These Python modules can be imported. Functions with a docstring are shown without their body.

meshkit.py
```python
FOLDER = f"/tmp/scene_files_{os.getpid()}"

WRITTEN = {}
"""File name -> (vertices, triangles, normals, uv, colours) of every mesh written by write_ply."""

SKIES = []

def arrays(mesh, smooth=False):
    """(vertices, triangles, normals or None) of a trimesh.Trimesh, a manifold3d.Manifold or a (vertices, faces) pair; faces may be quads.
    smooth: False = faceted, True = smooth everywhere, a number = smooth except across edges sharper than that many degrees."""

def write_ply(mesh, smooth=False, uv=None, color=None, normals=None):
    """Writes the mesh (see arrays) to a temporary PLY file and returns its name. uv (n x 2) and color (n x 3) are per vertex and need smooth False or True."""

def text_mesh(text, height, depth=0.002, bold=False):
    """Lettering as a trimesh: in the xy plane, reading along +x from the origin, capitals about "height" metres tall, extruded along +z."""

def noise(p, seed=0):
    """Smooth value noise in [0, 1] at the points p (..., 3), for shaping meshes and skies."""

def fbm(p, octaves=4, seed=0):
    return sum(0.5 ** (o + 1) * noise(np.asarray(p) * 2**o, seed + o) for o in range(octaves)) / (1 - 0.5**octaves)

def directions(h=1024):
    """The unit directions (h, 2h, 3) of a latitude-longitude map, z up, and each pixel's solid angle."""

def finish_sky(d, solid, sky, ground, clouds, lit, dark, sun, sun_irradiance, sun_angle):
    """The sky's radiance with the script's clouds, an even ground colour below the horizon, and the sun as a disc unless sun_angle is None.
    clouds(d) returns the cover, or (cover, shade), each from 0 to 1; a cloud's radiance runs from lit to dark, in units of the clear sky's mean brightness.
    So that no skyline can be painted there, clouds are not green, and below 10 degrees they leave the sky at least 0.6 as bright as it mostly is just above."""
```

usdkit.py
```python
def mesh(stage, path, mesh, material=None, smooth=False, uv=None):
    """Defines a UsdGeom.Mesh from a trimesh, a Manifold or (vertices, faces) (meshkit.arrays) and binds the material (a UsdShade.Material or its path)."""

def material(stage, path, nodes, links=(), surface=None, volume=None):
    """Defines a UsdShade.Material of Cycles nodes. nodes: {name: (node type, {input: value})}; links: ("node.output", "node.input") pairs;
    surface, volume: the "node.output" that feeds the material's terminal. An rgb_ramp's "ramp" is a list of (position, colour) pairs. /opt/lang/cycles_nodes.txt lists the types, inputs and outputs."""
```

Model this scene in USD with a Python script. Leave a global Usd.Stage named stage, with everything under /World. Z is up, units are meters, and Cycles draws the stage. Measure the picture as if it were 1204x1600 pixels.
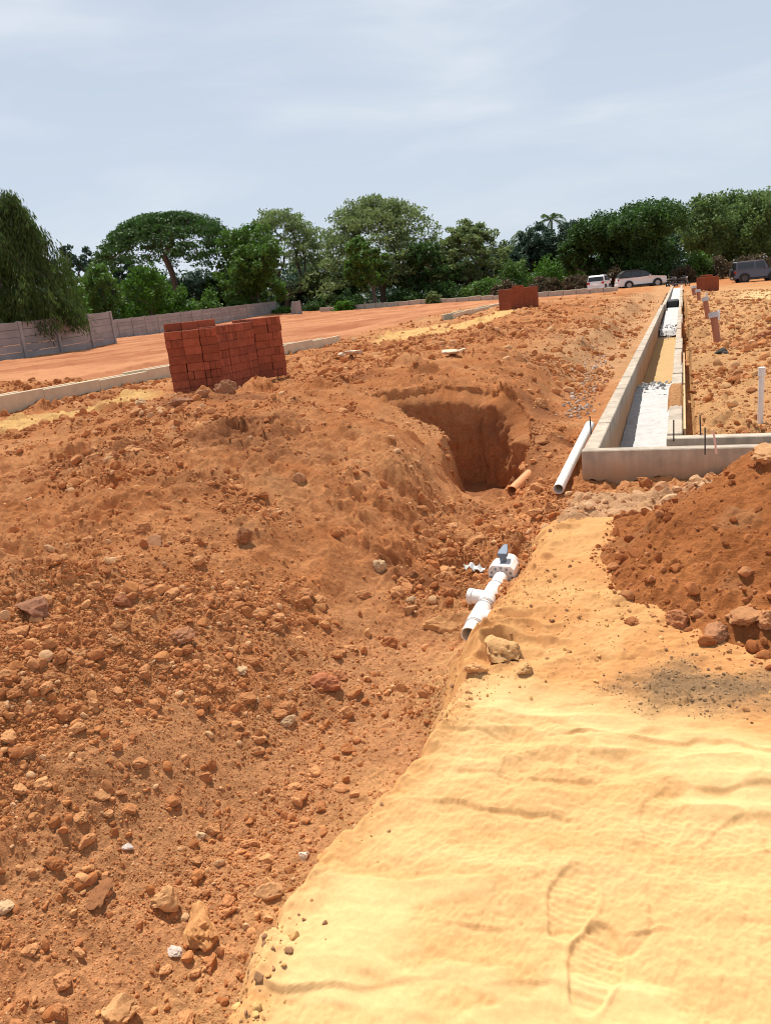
import math, random
import numpy as np, trimesh, manifold3d as m3, usdkit, meshkit
from pxr import Usd, UsdGeom, UsdLux, UsdShade, Gf, Sdf, Vt
from scipy.interpolate import RBFInterpolator
from scipy.spatial import cKDTree

# ------------------------------------------------------------------ stage, camera, sky, sun
stage = Usd.Stage.CreateInMemory()
UsdGeom.SetStageUpAxis(stage, UsdGeom.Tokens.z)
UsdGeom.SetStageMetersPerUnit(stage, 1.0)
UsdGeom.Xform.Define(stage, '/World')
UsdGeom.Scope.Define(stage, '/World/Looks')
FPX, CX, CY = 1210., 602., 800.
ROLL, PITCH, YAW, EYE = math.radians(5.9), math.radians(15.6), math.radians(-21.76), 1.62
EXPOSURE = 0.66
SUN_AZ, SUN_EL = math.radians(-43), math.radians(65)
SUN_I, SKY_S = 1.25, 0.064
F_ = np.array([math.sin(YAW)*math.cos(PITCH), math.cos(YAW)*math.cos(PITCH), -math.sin(PITCH)])
_R0 = np.array([math.cos(YAW), -math.sin(YAW), 0]); _U0 = np.cross(_R0, F_)
R_ = math.cos(ROLL)*_R0 - math.sin(ROLL)*_U0
U_ = math.sin(ROLL)*_R0 + math.cos(ROLL)*_U0
O_ = np.array([0, 0, EYE])
cam = UsdGeom.Camera.Define(stage, '/World/Camera')
cam.CreateHorizontalApertureAttr(20.955); cam.CreateVerticalApertureAttr(20.955*1024/770)
cam.CreateFocalLengthAttr(20.955*FPX/1204); cam.CreateFStopAttr(0.0)
cam.CreateClippingRangeAttr(Gf.Vec2f(0.05, 5000)); cam.CreateExposureAttr(EXPOSURE)
M = Gf.Matrix4d(1)
for i, a in enumerate((R_, U_, -F_)): M.SetRow(i, Gf.Vec4d(*map(float, a), 0))
M.SetRow(3, Gf.Vec4d(*map(float, O_), 1)); cam.AddTransformOp().Set(M)
TO_SUN = np.array([math.sin(SUN_AZ)*math.cos(SUN_EL), math.cos(SUN_AZ)*math.cos(SUN_EL), math.sin(SUN_EL)])
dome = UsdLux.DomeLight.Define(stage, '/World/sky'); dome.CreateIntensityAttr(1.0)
sk = usdkit.material(stage, '/World/Looks/sky', {
    'sky': ('sky_texture', {'sky_type': 'single_scattering', 'sun_disc': False, 'sun_elevation': SUN_EL, 'sun_rotation': math.atan2(TO_SUN[0], TO_SUN[1]), 'aerosol_density': 1.6, 'air_density': 1.0, 'altitude': 900.}),
    'tc': ('texture_coordinate', {}),
    'map': ('mapping', {'scale': (1.3, 1.3, 5.5), 'rotation': (0.12, -0.1, 0.5)}),
    'n': ('noise_texture', {'scale': 2.3, 'detail': 7.0, 'roughness': 0.52, 'distortion': 0.5}),
    'r': ('rgb_ramp', {'ramp': [(0.0, (.0, .0, .0)), (.44, (.03, .03, .03)), (.58, (.20, .20, .20)), (.70, (.45, .45, .45)), (1, (.6, .6, .6))]}),
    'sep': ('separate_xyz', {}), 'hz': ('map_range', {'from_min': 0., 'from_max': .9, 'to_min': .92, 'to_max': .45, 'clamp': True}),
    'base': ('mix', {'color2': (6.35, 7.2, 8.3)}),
    'mx': ('mix', {'color2': (9.0, 9.3, 9.7)}),
    'bg': ('background_shader', {'strength': SKY_S})},
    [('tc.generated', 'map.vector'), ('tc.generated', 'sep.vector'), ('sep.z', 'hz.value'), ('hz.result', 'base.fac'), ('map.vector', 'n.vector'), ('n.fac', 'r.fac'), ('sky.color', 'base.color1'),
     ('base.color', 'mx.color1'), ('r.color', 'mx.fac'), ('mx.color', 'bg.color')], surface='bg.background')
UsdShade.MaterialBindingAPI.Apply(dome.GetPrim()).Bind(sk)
dome.GetPrim().SetCustomDataByKey('kind', 'structure')
sun = UsdLux.DistantLight.Define(stage, '/World/sun')
sun.CreateIntensityAttr(SUN_I); sun.CreateNormalizeAttr(True); sun.CreateAngleAttr(0.53); sun.CreateColorAttr(Gf.Vec3f(1.0, .945, .86))
_x = np.cross([0, 0, 1.], TO_SUN); _x /= np.linalg.norm(_x); _y = np.cross(TO_SUN, _x)
M = Gf.Matrix4d(1)
for i, a in enumerate((_x, _y, TO_SUN)): M.SetRow(i, Gf.Vec4d(*map(float, a), 0))
sun.AddTransformOp().Set(M)

# ------------------------------------------------------------------ helpers
def ray(px, py): return (px-CX)/FPX*R_ + (CY-py)/FPX*U_ + F_
def P(px, py, z):
    d = ray(px, py); return O_ + d*(z-EYE)/d[2]
def PD(px, py, D): return O_ + ray(px, py)*D
def PY(px, py, y):
    d = ray(px, py); return O_ + d*y/d[1]
_names = {}
def numbered(path):
    k = _names.get(path, 0); _names[path] = k+1
    return path if k == 0 else f'{path}_{k:03d}'
def data(prim, **kw):
    for k, v in kw.items():
        if v: prim.SetCustomDataByKey(k, v)
def thing(name, label, cat, loc=(0, 0, 0), rz=0, group=None, kind=None):
    x = UsdGeom.Xform.Define(stage, numbered('/World/'+name))
    x.AddTranslateOp().Set(Gf.Vec3d(*map(float, loc)))
    if rz: x.AddRotateZOp().Set(math.degrees(rz))
    data(x.GetPrim(), label=label, category=cat, group=group, kind=kind)
    return x.GetPrim()
def obj(name, mesh, mat, parent=None, smooth=False, **kw):
    base = str(parent.GetPath()) if parent is not None else '/World'
    m = usdkit.mesh(stage, numbered(base+'/'+name), mesh, mat, smooth=smooth)
    data(m.GetPrim(), **kw)
    return m.GetPrim()
def color_primvar(prim, col, name='tint'):
    UsdGeom.PrimvarsAPI(prim).CreatePrimvar(name, Sdf.ValueTypeNames.Color3fArray, 'vertex').Set(Vt.Vec3fArray.FromNumpy(np.asarray(col, np.float32)))
def cat_(ms): return trimesh.util.concatenate(ms)
def hull(pts): return trimesh.Trimesh(np.asarray(pts, float)).convex_hull
def box(x0, x1, y0, y1, z0, z1, c=0.0):
    """box with chamfered edges (44 triangles)"""
    d = np.array([x1-x0, y1-y0, z1-z0], float); mid = np.array([x0+x1, y0+y1, z0+z1])/2
    if c <= 0:
        b = trimesh.creation.box(d); b.apply_translation(mid); return b
    h = d/2; c = min(c, .45*d.min()); pts = []
    for sx in (-1, 1):
        for sy in (-1, 1):
            for sz in (-1, 1):
                for k in range(3):
                    q = h-c; q[k] = h[k]; pts.append(np.array([sx, sy, sz])*q)
    b = hull(pts); b.apply_translation(mid); return b
def cyl(p, q, r, n=16, r2=None):
    p, q = np.asarray(p, float), np.asarray(q, float); r2 = r if r2 is None else r2
    t = q-p; L = np.linalg.norm(t); t /= L
    a = np.cross(t, [0, 0, 1.] if abs(t[2]) < .9 else [1., 0, 0]); a /= np.linalg.norm(a); b = np.cross(t, a)
    an = np.arange(n)*2*np.pi/n; ring = np.cos(an)[:, None]*a+np.sin(an)[:, None]*b
    v = np.vstack([p+ring*r, q+ring*r2, p[None], q[None]]); i = np.arange(n); j = (i+1) % n
    f = np.vstack([np.c_[i, j, j+n], np.c_[i, j+n, i+n], np.c_[j, i, np.full(n, 2*n)], np.c_[i+n, j+n, np.full(n, 2*n+1)]])
    return trimesh.Trimesh(v, f[:, ::-1] if False else f, process=False)
def pipe(p, q, r, wall, n=24):
    """open-ended hollow pipe"""
    p, q = np.asarray(p, float), np.asarray(q, float); t = (q-p)/np.linalg.norm(q-p)
    a = np.cross(t, [0, 0, 1.] if abs(t[2]) < .9 else [1., 0, 0]); a /= np.linalg.norm(a); b = np.cross(t, a)
    an = np.arange(n)*2*np.pi/n; ring = np.cos(an)[:, None]*a+np.sin(an)[:, None]*b
    v = np.vstack([p+ring*r, q+ring*r, q+ring*(r-wall), p+ring*(r-wall)]); i = np.arange(n); j = (i+1) % n; f = []
    for k in range(4):
        a0, a1 = k*n, ((k+1) % 4)*n
        f += [np.c_[i+a0, j+a0, j+a1], np.c_[i+a0, j+a1, i+a1]]
    return trimesh.Trimesh(v, np.vstack(f), process=False)
def tubes(paths, sides=5):
    """paths: list of (points n x 3, radii n)"""
    V, Fc, n0 = [], [], 0
    for p, r in paths:
        p = np.asarray(p, float); t = np.gradient(p, axis=0); t /= np.linalg.norm(t, axis=1, keepdims=True)+1e-9
        a = np.cross(t, np.where(np.abs(t[:, 2:]) < .9, [[0, 0, 1.]], [[1., 0, 0]])); a /= np.linalg.norm(a, axis=1, keepdims=True)+1e-9
        b = np.cross(t, a); an = np.arange(sides)*2*np.pi/sides
        v = p[:, None]+np.asarray(r)[:, None, None]*(np.cos(an)[None, :, None]*a[:, None]+np.sin(an)[None, :, None]*b[:, None])
        i, j = np.meshgrid(np.arange(len(p)-1), np.arange(sides), indexing='ij')
        q = np.stack([i*sides+j, i*sides+(j+1) % sides, (i+1)*sides+(j+1) % sides, (i+1)*sides+j], -1).reshape(-1, 4)
        V.append(v.reshape(-1, 3)); Fc.append(np.vstack([q[:, [0, 1, 2]], q[:, [0, 2, 3]]])+n0); n0 += len(V[-1])
    return trimesh.Trimesh(np.vstack(V), np.vstack(Fc), process=False)
def sstep(a, b, x):
    t = np.clip((x-a)/(b-a), 0, 1); return t*t*(3-2*t)
def n2(x, y, s, seed=0, oct=1):
    p = np.stack([x*s, y*s, np.full_like(x, .37*seed)], -1)
    return meshkit.noise(p, seed) if oct == 1 else meshkit.fbm(p, oct, seed)
def lumps(x, y, cell, seed, dens):
    """rounded lumps bedded in the ground, one at most per cell; dens (0..1) is their share. In units of the cell"""
    wx = x/cell+(n2(x, y, 1.9/cell, seed, 1)-.5)*.45; wy = y/cell+(n2(x, y, 1.9/cell, seed+5, 1)-.5)*.45
    ix, iy = np.floor(wx).astype(np.int64), np.floor(wy).astype(np.int64); out = np.zeros_like(x)
    def hsh(a, b, k):
        h = (a*374761393+b*668265263+(seed*7+k)*144665) & 0xFFFFFFFF; h = ((h ^ (h >> 13))*1274126177) & 0xFFFFFFFF
        return ((h ^ (h >> 16)) & 0xFFFFFF)/16777215.
    for dx in (-1, 0, 1):
        for dy in (-1, 0, 1):
            a, b = ix+dx, iy+dy; r = .16+.42*hsh(a, b, 1)**2.2; px, py = a+hsh(a, b, 2), b+hsh(a, b, 3); an = hsh(a, b, 5)*3.14; el = .65+.35*hsh(a, b, 6)
            ux, uy = wx-px, wy-py; c, s_ = np.cos(an), np.sin(an); d2 = ((ux*c+uy*s_)**2+((uy*c-ux*s_)/el)**2)/(r*r)
            h = r*np.sqrt(np.clip(1-d2, 0, 1))*(.55+.5*hsh(a, b, 7)); out = np.maximum(out, np.where(hsh(a, b, 4) < dens, h, 0))
    return out
def poly_sd(x, y, poly):
    """signed distance, positive inside"""
    poly = np.asarray(poly)[:, :2]; p = np.stack([x, y], -1); d = np.full(x.shape, 1e9); ins = np.zeros(x.shape, bool)
    for a, b in zip(poly, np.roll(poly, -1, 0)):
        e = b-a; w = p-a; t = np.clip((w@e)/(e@e), 0, 1); q = w-t[..., None]*e
        d = np.minimum(d, (q**2).sum(-1))
        c = ((a[1] > y) != (b[1] > y)); xx = e[0]*(y-a[1])/(e[1] if e[1] else 1e-9)+a[0]
        ins ^= c & (x < xx)
    return np.where(ins, 1, -1)*np.sqrt(d)

# ------------------------------------------------------------------ materials
def simple(name, col, rough=.6, metallic=0., var=.0, scale=12., bump=.0, bscale=120., bdist=.004, spec=.4, island=.0, rnd=.0, extra=None):
    nodes = {'p': ('principled_bsdf', {'roughness': rough, 'metallic': metallic, 'specular_ior_level': spec, 'base_color': col})}
    links = []; src = None
    if var or rnd or island:
        nodes['g'] = ('geometry', {}); nodes['tc'] = ('texture_coordinate', {})
        nodes['n'] = ('noise_texture', {'scale': scale, 'detail': 5., 'roughness': .62}); links += [('g.position', 'n.vector')]
        nodes['mr'] = ('map_range', {'from_min': .25, 'from_max': .75, 'to_min': 1-var, 'to_max': 1+var}); links += [('n.fac', 'mr.value')]
        v = 'mr.result'
        if rnd or island:
            nodes['oi'] = ('object_info', {}); a = rnd or island
            nodes['mr2'] = ('map_range', {'to_min': 1-a, 'to_max': 1+a}); links += [('oi.random' if rnd else 'g.random_per_island', 'mr2.value')]
            nodes['mu'] = ('math', {'math_type': 'multiply'}); links += [('mr.result', 'mu.value1'), ('mr2.result', 'mu.value2')]; v = 'mu.value'
        nodes['h'] = ('hsv', {'color': col}); links += [(v, 'h.value'), ('h.color', 'p.base_color')]
    if bump:
        nodes.setdefault('g', ('geometry', {}))
        nodes['bn'] = ('noise_texture', {'scale': bscale, 'detail': 4., 'roughness': .6}); nodes['b'] = ('bump', {'strength': bump, 'distance': bdist})
        links += [('g.position', 'bn.vector'), ('bn.fac', 'b.height'), ('b.normal', 'p.normal')]
    return usdkit.material(stage, '/World/Looks/'+name, nodes, links, surface='p.BSDF')
def soil(name, bump=.7, s1=38., s2=210., d=.012, var=.22):
    nodes = {'p': ('principled_bsdf', {'roughness': 1., 'specular_ior_level': .08, 'diffuse_roughness': .6}), 'g': ('geometry', {}),
        'a': ('attribute', {'attribute': 'tint'}),
        'n1': ('noise_texture', {'scale': s1, 'detail': 6., 'roughness': .68}), 'n2': ('noise_texture', {'scale': s2, 'detail': 3., 'roughness': .7}),
        'n3': ('noise_texture', {'scale': 3.1, 'detail': 5., 'roughness': .6}),
        'm1': ('map_range', {'from_min': .3, 'from_max': .7, 'to_min': 1-var, 'to_max': 1+var}),
        'm2': ('map_range', {'from_min': .3, 'from_max': .7, 'to_min': 1-var*.8, 'to_max': 1+var*.8}),
        'm3': ('map_range', {'from_min': .3, 'from_max': .7, 'to_min': 1-var*.5, 'to_max': 1+var*.5}),
        'x': ('math', {'math_type': 'multiply'}), 'x2': ('math', {'math_type': 'multiply'}), 'h': ('hsv', {}),
        'ad': ('math', {'math_type': 'multiply_add', 'value2': .35}),
        'b': ('bump', {'strength': bump, 'distance': d})}
    links = [('g.position', 'n1.vector'), ('g.position', 'n2.vector'), ('g.position', 'n3.vector'), ('n1.fac', 'm1.value'), ('n2.fac', 'm2.value'), ('n3.fac', 'm3.value'),
        ('m1.result', 'x.value1'), ('m2.result', 'x.value2'), ('x.value', 'x2.value1'), ('m3.result', 'x2.value2'), ('x2.value', 'h.value'), ('a.color', 'h.color'), ('h.color', 'p.base_color'),
        ('n2.fac', 'ad.value1'), ('n1.fac', 'ad.value3'), ('ad.value', 'b.height'), ('b.normal', 'p.normal')]
    return usdkit.material(stage, '/World/Looks/'+name, nodes, links, surface='p.BSDF')
def leaf(name, cols, transl=.28):
    nodes = {'g': ('geometry', {}), 'r': ('rgb_ramp', {'ramp': [(i/(len(cols)-1), c) for i, c in enumerate(cols)]}),
        'p': ('principled_bsdf', {'roughness': .55, 'specular_ior_level': .1}), 't': ('translucent_bsdf', {}), 'm': ('mix_closure', {'fac': transl}),
        'n': ('noise_texture', {'scale': .45, 'detail': 2.}), 'mr': ('map_range', {'from_min': .3, 'from_max': .7, 'to_min': .78, 'to_max': 1.25}), 'h': ('hsv', {}),
        'h2': ('hsv', {'value': 1.5, 'saturation': 1.1})}
    links = [('g.random_per_island', 'r.fac'), ('g.position', 'n.vector'), ('n.fac', 'mr.value'), ('mr.result', 'h.value'), ('r.color', 'h.color'), ('h.color', 'p.base_color'),
        ('h.color', 'h2.color'), ('h2.color', 't.color'), ('p.BSDF', 'm.closure1'), ('t.BSDF', 'm.closure2')]
    return usdkit.material(stage, '/World/Looks/'+name, nodes, links, surface='m.closure')
MAT = {}
MAT['soil'] = soil('soil', bump=1., d=.02, var=.26)
MAT['sand'] = soil('sand', bump=.5, s1=60., s2=480., d=.006, var=.08)
MAT['road'] = soil('road', bump=.5, s1=14., s2=90., d=.02, var=.1)
MAT['stone'] = soil('stone', bump=.6, s1=45., s2=190., d=.01, var=.2)
MAT['brick'] = simple('brick', (.225, .060, .030), .9, var=.24, scale=16., bump=.5, bscale=90., rnd=.2, spec=.15)
MAT['brick_far'] = simple('brick_far', (.24, .066, .032), .9, var=.15, scale=16., island=.22, spec=.15)
MAT['concrete'] = simple('concrete', (.36, .30, .235), .9, var=.22, scale=5., bump=.4, bscale=60., spec=.2)
MAT['footing'] = usdkit.material(stage, '/World/Looks/footing', {'g': ('geometry', {}), 'sx': ('separate_xyz', {}), 'n': ('noise_texture', {'scale': 4.5, 'detail': 6., 'roughness': .65}), 'n2': ('noise_texture', {'scale': 55., 'detail': 3.}), 'oi': ('object_info', {}),
    'mp': ('mapping', {'scale': (9., 9., 1.1)}), 'ns': ('noise_texture', {'scale': 1.6, 'detail': 4., 'roughness': .6}), 'mz': ('map_range', {'from_min': -.16, 'from_max': .17, 'to_min': .95, 'to_max': -.35}), 'ad': ('math', {'math_type': 'add'}), 'sh': ('map_range', {'from_min': .45, 'from_max': 1.15, 'to_min': 0., 'to_max': .75, 'clamp': True}),
    'm1': ('map_range', {'from_min': .28, 'from_max': .72, 'to_min': .72, 'to_max': 1.22}), 'm2': ('map_range', {'from_min': .3, 'from_max': .7, 'to_min': .84, 'to_max': 1.12}), 'm3': ('map_range', {'to_min': .9, 'to_max': 1.1}), 'x': ('math', {'math_type': 'multiply'}), 'x2': ('math', {'math_type': 'multiply'}),
    'h': ('hsv', {'color': (.36, .30, .235)}), 'mx': ('mix', {'color2': (.34, .185, .085)}), 'b': ('bump', {'strength': .5, 'distance': .006}), 'p': ('principled_bsdf', {'roughness': .92, 'specular_ior_level': .2})},
    [('g.position', 'sx.vector'), ('g.position', 'n.vector'), ('g.position', 'n2.vector'), ('g.position', 'mp.vector'), ('mp.vector', 'ns.vector'), ('n.fac', 'm1.value'), ('ns.fac', 'm2.value'), ('oi.random', 'm3.value'), ('m1.result', 'x.value1'), ('m2.result', 'x.value2'), ('x.value', 'x2.value1'), ('m3.result', 'x2.value2'), ('x2.value', 'h.value'),
     ('sx.z', 'mz.value'), ('mz.result', 'ad.value1'), ('n.fac', 'ad.value2'), ('ad.value', 'sh.value'), ('sh.result', 'mx.fac'), ('h.color', 'mx.color1'), ('mx.color', 'p.base_color'), ('n2.fac', 'b.height'), ('b.normal', 'p.normal')], surface='p.BSDF')
MAT['concrete_warm'] = simple('concrete_warm', (.46, .37, .255), .9, var=.15, scale=4., bump=.3, bscale=60., spec=.2)
MAT['precast'] = simple('precast', (.25, .225, .215), .95, var=.2, scale=1.6, rnd=.1, spec=.15)
MAT['cement'] = simple('cement', (.40, .392, .385), .95, var=.16, scale=9., bump=.5, bscale=40., bdist=.02, spec=.15)
MAT['pvc'] = usdkit.material(stage, '/World/Looks/pvc', {'g': ('geometry', {}), 'n': ('noise_texture', {'scale': 13., 'detail': 7., 'roughness': .7}), 'r': ('map_range', {'from_min': .50, 'from_max': .72, 'to_min': .04, 'to_max': .7, 'clamp': True}),
    'm': ('mix', {'color1': (.68, .665, .64), 'color2': (.48, .28, .15)}), 'ro': ('map_range', {'from_min': .4, 'from_max': .7, 'to_min': .38, 'to_max': .85, 'clamp': True}), 'p': ('principled_bsdf', {'specular_ior_level': .45})},
    [('g.position', 'n.vector'), ('n.fac', 'r.value'), ('r.result', 'm.fac'), ('m.color', 'p.base_color'), ('n.fac', 'ro.value'), ('ro.result', 'p.roughness')], surface='p.BSDF')
MAT['pvc_dusty'] = simple('pvc_dusty', (.60, .57, .54), .45, var=.08, scale=14., spec=.45)
MAT['seam'] = simple('seam', (.22, .22, .22), .6)
MAT['grey_blue'] = simple('grey_blue', (.10, .135, .19), .5)
MAT['brown_pipe'] = simple('brown_pipe', (.30, .105, .05), .5, var=.15, scale=20.)
MAT['orange_pipe'] = simple('orange_pipe', (.50, .21, .08), .5, var=.15, scale=20.)
MAT['cap_grey'] = simple('cap_grey', (.40, .39, .40), .5)
MAT['steel'] = simple('steel', (.06, .045, .04), .7, metallic=.3, var=.3, scale=50.)
MAT['pink_rod'] = simple('pink_rod', (.62, .36, .28), .6, var=.2, scale=50.)
MAT['wood'] = simple('wood', (.46, .30, .15), .85, var=.2, scale=14., bump=.3)
MAT['bark'] = simple('bark', (.085, .065, .05), .95, var=.3, scale=3.)
MAT['bark_pale'] = simple('bark_pale', (.16, .13, .10), .95, var=.3, scale=3.)
MAT['car_white'] = simple('car_white', (.58, .58, .58), .25, spec=.6)
MAT['car_grey'] = simple('car_grey', (.055, .06, .085), .25, spec=.6)
MAT['roof_grey'] = simple('roof_grey', (.25, .26, .25), .35)
MAT['glass'] = simple('glass', (.012, .014, .016), .08, spec=.6)
MAT['tyre'] = simple('tyre', (.012, .012, .012), .85)
MAT['rim'] = simple('rim', (.25, .25, .26), .35, metallic=.6)
MAT['rim_dark'] = simple('rim_dark', (.05, .05, .05), .4, metallic=.4)
MAT['black'] = simple('black', (.018, .018, .018), .5)
MAT['lamp_red'] = simple('lamp_red', (.30, .01, .01), .2)
MAT['lamp_clear'] = simple('lamp_clear', (.55, .57, .6), .1)
MAT['plate'] = simple('plate', (.7, .7, .66), .5)
MAT['film'] = simple('film', (.62, .62, .60), .15, var=.2, scale=40.)
MAT['black_rock'] = simple('black_rock', (.035, .03, .022), .9, var=.4, scale=25., bump=.6)
MAT['pale_slab'] = simple('pale_slab', (.46, .36, .26), .95, var=.14, scale=9., bump=.4)

# ------------------------------------------------------------------ the terrain's height
KX0, KX1 = -9.95, -8.75           # the kerb drain's line at y=9 and y=20
def kerb_x(y): return KX0+(KX1-KX0)*(np.clip(y, 0, 60)-9)/11*np.where(y > 20, .0, 1)+np.where(y > 20, (KX1-KX0), 0)
CTRL = [  # (pixel of the photograph, height) of points on the ground
 (250,1600,-.45),(380,1500,-.44),(450,1400,-.42),(540,1290,-.42),(600,1180,-.40),(650,1100,-.37),(700,1030,-.34),(730,990,-.32),(790,890,-.30),(815,850,-.24),
 (0,1600,-.30),(120,1600,-.36),(0,1450,-.20),(150,1450,-.30),(300,1400,-.38),(0,1300,-.04),(200,1300,-.21),(350,1300,-.35),(0,1150,.12),(200,1150,.0),(400,1150,-.24),(520,1150,-.36),
 (0,1000,.32),(200,1000,.18),(400,1000,-.04),(550,1000,-.26),(640,1000,-.33),(0,850,.44),(150,850,.40),(300,850,.30),(450,850,.14),(580,870,-.08),(680,900,-.28),(720,860,-.28),
 (0,740,.46),(100,740,.50),(200,720,.56),(350,740,.46),(500,760,.30),(600,780,.10),(690,800,-.14),(760,810,-.30),(830,800,-.22),(850,770,-.22),
 (90,690,.50),(180,660,.58),(270,630,.64),(380,620,.62),(480,600,.58),(480,660,.54),(560,700,.38),(620,690,.36),(640,730,.22),(690,735,-.12),(720,775,-.30),(770,770,-.34),(740,795,-.32),(660,700,.16),(600,665,.40),
 (640,620,.46),(700,600,.50),(760,608,.42),(800,615,.36),(830,650,.20),(835,700,.02),(850,730,-.12),(880,690,-.02),(900,640,.06),(920,600,.10),(880,600,.22),(840,580,.42),(800,560,.52),
 (960,550,.10),(990,505,.12),(930,530,.30),(900,500,.46),(850,520,.56),(700,560,.58),(600,570,.58),(760,530,.62),(840,490,.62),(950,480,.48),(980,470,.46),(1015,475,.22),(1000,458,.36),(920,462,.50),
 (0,675,.36),(60,665,.36),(130,645,.36),(220,622,.40),(450,572,.40),(520,560,.40),(560,545,.44),(620,520,.42),(700,515,.40),(760,498,.40),(650,505,.36),(830,482,.50),
 (0,560,.66),(100,548,.66),(179,537,.70),(220,560,.62),(130,570,.62),(0,600,.66),(250,545,.55),(350,520,.5),(450,510,.42),(560,498,.36),
 (1000,790,-.10),(1100,760,-.10),(930,775,-.16),(1000,765,-.17),(880,830,-.08),(900,900,-.03),(1000,880,0),(1204,760,.0),(860,960,-.03),
 (1090,670,.02),(1150,660,.04),(1204,650,.06),(1090,600,.06),(1150,580,.10),(1204,590,.16),(1090,540,.06),(1090,500,.10),(1140,540,.24),(1180,510,.26),(1204,480,.14),(1150,500,.28),(1110,500,.14),(1090,470,.10),
 (1150,470,.02),(1204,462,-.04),(1110,455,-.02),(1085,455,.02)]
CTRLD = [(203,526,63),(269,519,69),(430,489,92),(500,487,90),(640,476,84),(790,467,78),(960,456,72),(945,456,68),(1000,449,72),(1070,448,70),(1160,442,66),(1250,436,66),(820,474,60),(700,482,60),(600,487,62)]
pts, hs = [], []
for a, b, z in CTRL: pts.append(P(a, b, z)[:2]); hs.append(z)
for a, b, D in CTRLD: q = PD(a, b, D); pts.append(q[:2]); hs.append(q[2])
for az in range(-180, 180, 20):
    for r, z in ((130, -.2), (400, -.2)): pts.append((r*math.sin(math.radians(az)), r*math.cos(math.radians(az)))); hs.append(z)
for q, z in (((1, 1), 0), ((1.5, 3), 0), ((2.5, 5), 0), ((.6, .3), 0), ((0, -1.5), 0), ((1, -3), 0), ((-1.2, .3), -.42), ((-1.0, -1), -.4), ((-2.2, .3), -.25), ((-4, 0), .15), ((-6, 3), .5), ((-3, -3), .3), ((-9, 0), .4), ((-14, 2), .6),
             ((3, 8), .05), ((5, 14), .1), ((6, 30), 0), ((10, 10), 0), ((12, 40), -.3), ((-8, -8), .2), ((8, -8), 0)):
    pts.append(q); hs.append(z)
def _warp(x, y):
    r = np.sqrt(x*x+y*y)+.25; return np.stack([np.arctan2(x, y+.0)*.9*np.minimum(1, r), np.log(r)], -1)
pts = np.array(pts, float)
RBF = RBFInterpolator(_warp(pts[:, 0], pts[:, 1]), np.array(hs), kernel='thin_plate_spline', smoothing=2e-4)
# regions of the ground, as polygons on the map
def W(*pp): return np.array([P(*p)[:2] for p in pp])
SAND = np.vstack([W((350,1640,-.44),(462,1490,-.43),(562,1360,-.42),(640,1255,-.41),(680,1175,-.39),(695,1105,-.36),(728,1060,-.32),(742,1010,-.24),(775,950,-.20),(812,890,-.16),(835,845,-.14),(868,812,-.12)),
                  W((900,775,-.1)), [[.9, 6.7], [3.2, 6.6], [5, 2], [4, -2], [-.55, -2], [-1.0, .4]]])
PIT = np.array([(-3.25, 8.35), (-2.75, 8.75), (-2.2, 8.95), (-1.62, 8.6), (-1.45, 7.9), (-1.48, 7.35), (-1.58, 6.95), (-1.85, 6.75), (-2.04, 6.95), (-2.20, 7.4), (-2.42, 7.95), (-2.8, 8.1)])
ROAD = np.vstack([W((0,600,.66)), [[-9.9, 13]], [[-9.3, 19]], W((560,520,.42),(680,492,.42),(795,476,.3),(870,462,.3)), W((960,452,0)), [[-6, 95], [-60, 120], [-70, 50], [-40, 20], [-25, 8]]])
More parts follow.
